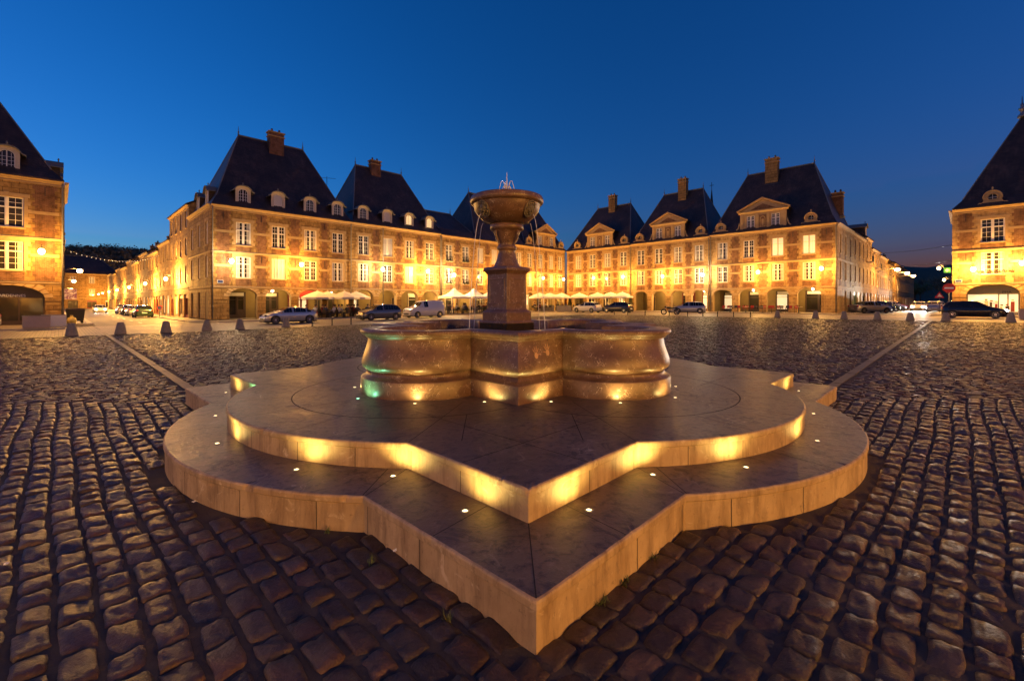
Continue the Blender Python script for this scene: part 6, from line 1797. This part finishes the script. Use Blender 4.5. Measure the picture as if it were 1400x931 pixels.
# ------------------------------------------------------------------ hills, woods, trees
def hill():
    m = MB(); nu, nv_ = 60, 14
    idx = {}
    for i in range(nu+1):
        for j in range(nv_+1):
            u_ = -260+560*i/nu; vv = 290+260*j/nv_
            h = 38*math.sin(PI*min(1, j/nv_*1.15)*.5)**1.3 + 2.5*math.sin(u_*.05)+2*math.sin(u_*.021+1)
            h *= min(1, max(0, (u_+260)/80))*min(1, max(0, (300-u_)/120))
            x, y = uv(u_, vv); idx[i, j] = m.vert((x, y, h-.5))
    m.smooth = True
    for i in range(nu):
        for j in range(nv_): m.face((idx[i, j], idx[i+1, j], idx[i+1, j+1], idx[i, j+1]))
    o = put('hill', m.mesh('hill', ['hill'])); o['kind'] = 'structure'
    rg = np.random.default_rng(3); V = []
    for c in range(520):
        i_ = rg.random(); u_ = -60+150*rg.random(); j = rg.random()**.7; vv = 330+220*j
        h = 38*math.sin(PI*min(1, (vv-290)/260*1.15)*.5)**1.3+2.5*math.sin(u_*.05)+2*math.sin(u_*.021+1)
        x, y = uv(u_, vv); s = rg.uniform(2.2, 4.8); n = 110
        d = rg.normal(0, 1, (n, 3)); d /= np.linalg.norm(d, axis=1)[:, None]
        ctr = np.array([x, y, h+s*.8])+d*np.array([s, s, s*1.05])*rg.uniform(.55, 1.1, (n, 1))
        a = rg.normal(0, 1, (n, 3)); a /= np.linalg.norm(a, axis=1)[:, None]; b = np.cross(a, d); k = rg.uniform(.35, .8, (n, 1))
        V.append(np.stack([ctr-a*k, ctr+b*k, ctr+a*k, ctr-b*k], 1).reshape(-1, 3))
    V = np.concatenate(V); me = bpy.data.meshes.new('woods'); nf = len(V)//4
    me.vertices.add(len(V)); me.vertices.foreach_set('co', V.astype(np.float32).ravel()); me.loops.add(len(V)); me.loops.foreach_set('vertex_index', np.arange(len(V), dtype=np.int32))
    me.polygons.add(nf); me.polygons.foreach_set('loop_start', np.arange(0, len(V), 4, dtype=np.int32)); me.update(calc_edges=True); me.materials.append(M['woods'])
    o = put('woods', me); tag(o, 'dark wooded hillside beyond the left street', 'woods', kind='stuff')
hill()
def far_hill():
    m = MB(); idx = {}
    for i in range(41):
        for j in range(9):
            v_ = -170+340*i/40; u_ = 300+130*j/8
            h = 24*math.sin(PI*.5*min(1, j/5))*(1+.15*math.sin(v_*.045)+.1*math.sin(v_*.13+2))*min(1, (170-abs(v_))/60)
            x, y = uv(u_, v_); idx[i, j] = m.vert((x, y, h-.3))
    m.smooth = True
    for i in range(40):
        for j in range(8): m.face((idx[i, j], idx[i+1, j], idx[i+1, j+1], idx[i, j+1]))
    o = put('hill', m.mesh('hill', ['hill'])); o['kind'] = 'structure'
far_hill()
def tree(label, x, y, h, r_, seed, mat='woods', n=2600):
    rg = np.random.default_rng(seed); z = gz(x, y)
    t = thing('tree', label, 'tree', (x, y, z), 0, 'trees at the far end of the right street')
    m = MB(); m.smooth = True; m.tube([(0, 0, 0), (.05, 0, h*.3), (0, .1, h*.6), (.1, 0, h*.85)], [.28, .2, .14, .05], 8)
    for k in range(6):
        a = k*1.05+seed; m.tube([(0, 0, h*(.3+.06*k)), (r_*.35*math.cos(a), r_*.35*math.sin(a), h*(.48+.06*k)), (r_*.7*math.cos(a), r_*.7*math.sin(a), h*(.58+.06*k))], [.10, .06, .02], 6)
    part('trunk', m, 'bark', t)
    f = MB(); cl = [(rg.normal(0, .38, 3)*np.array([r_, r_, h*.28])+np.array([0, 0, h*.64]), rg.uniform(.25, .5)*r_) for _ in range(16)]
    for k in range(n):
        c, s = cl[k % 16]; d = rg.normal(0, 1, 3); d /= np.linalg.norm(d); p = Vector(c+d*s*rg.uniform(.5, 1.1)); a = Vector(rg.normal(0, 1, 3)).normalized(); e = a*.16; g_ = a.orthogonal().normalized()*.26
        f.poly((p-e, p+g_, p+e, p-g_))
    part('crown', f, mat, t, recalc=False)
for k, (uu, vv, h, r_, lab) in enumerate(((186, 11, 9, 3.6, 'lamplit yellow-green tree at the far end of the right street'), (205, 4, 12, 5, 'dark tree closing the right street, nearest its middle'), (215, -4, 13, 5.5, 'tall dark tree closing the right street on its right'), (228, 12, 13, 5, 'dark tree behind the lamplit tree'), (240, 3, 14, 6, 'farthest dark tree behind the others'))):
    x, y = uv(uu, vv); tree(lab, x, y, h, r_, 40+k, 'foliage' if k == 0 else 'woods')
x, y = uv(178, 7.5)
# small things by the steps
r = random.Random(12)
f = MB()
for k in range(9):
    a, b = Vector((0.03, 2.2, 0)), Vector((-3.7, 5.6, 0)) if k % 2 else Vector((1.2, 3.4, 0))
    c = a.lerp(b, r.uniform(.05, .5) if k % 2 else r.uniform(.2, .9)); c.y -= .05; c.x += (-.05 if k % 2 else .06)
    for j in range(16):
        an = r.random()*6.28; l = r.uniform(.02, .06); p = c+Vector((r.gauss(0, .012), r.gauss(0, .012), -.01)); q = p+Vector((math.cos(an)*l*.7, math.sin(an)*l*.7, l)); s = Vector((-math.sin(an), math.cos(an), 0))*.004
        f.poly((p-s, p+s, q))
o = put('weeds', f.mesh('weeds', ['foliage'], False)); tag(o, 'tiny weeds growing along the foot of the fountain steps', 'weeds', kind='stuff')
def scrap(label, x, y, s, seed):
    rr = random.Random(seed); m = MB(); g = {}
    for i in range(5):
        for j in range(4): g[i, j] = m.vert(((i-2)*s*.25+rr.gauss(0, s*.05), (j-1.5)*s*.25+rr.gauss(0, s*.05), .018+abs(rr.gauss(0, s*.16))))
    for i in range(4):
        for j in range(3): m.face((g[i, j], g[i+1, j], g[i+1, j+1], g[i, j+1]))
    me = m.mesh('paper_scrap', ['signwhite'], False); o = put('paper_scrap', me, None, (x, y, 0), rr.random()*6)
    md = o.modifiers.new('thick', 'SOLIDIFY'); md.thickness = .001
    tag(o, label, 'litter', 'scraps of litter on the cobbles')
def gp(x, y): D = F*CAM_H/(y-415); return (x-700)/F*D, D
for k, (px_, py_, s, lab) in enumerate(((541, 756, .035, 'crumpled white paper scrap beside the left edge of the lower step'), (266, 689, .04, 'white paper scrap on the cobbles beside the left lobe'), (9, 774, .03, 'white scrap on the cobbles at the left edge'), (1262, 625, .04, 'white scrap on the cobbles beside the right lobe'))):
    x, y = gp(px_, py_); scrap(lab, x, y, s, k+2)
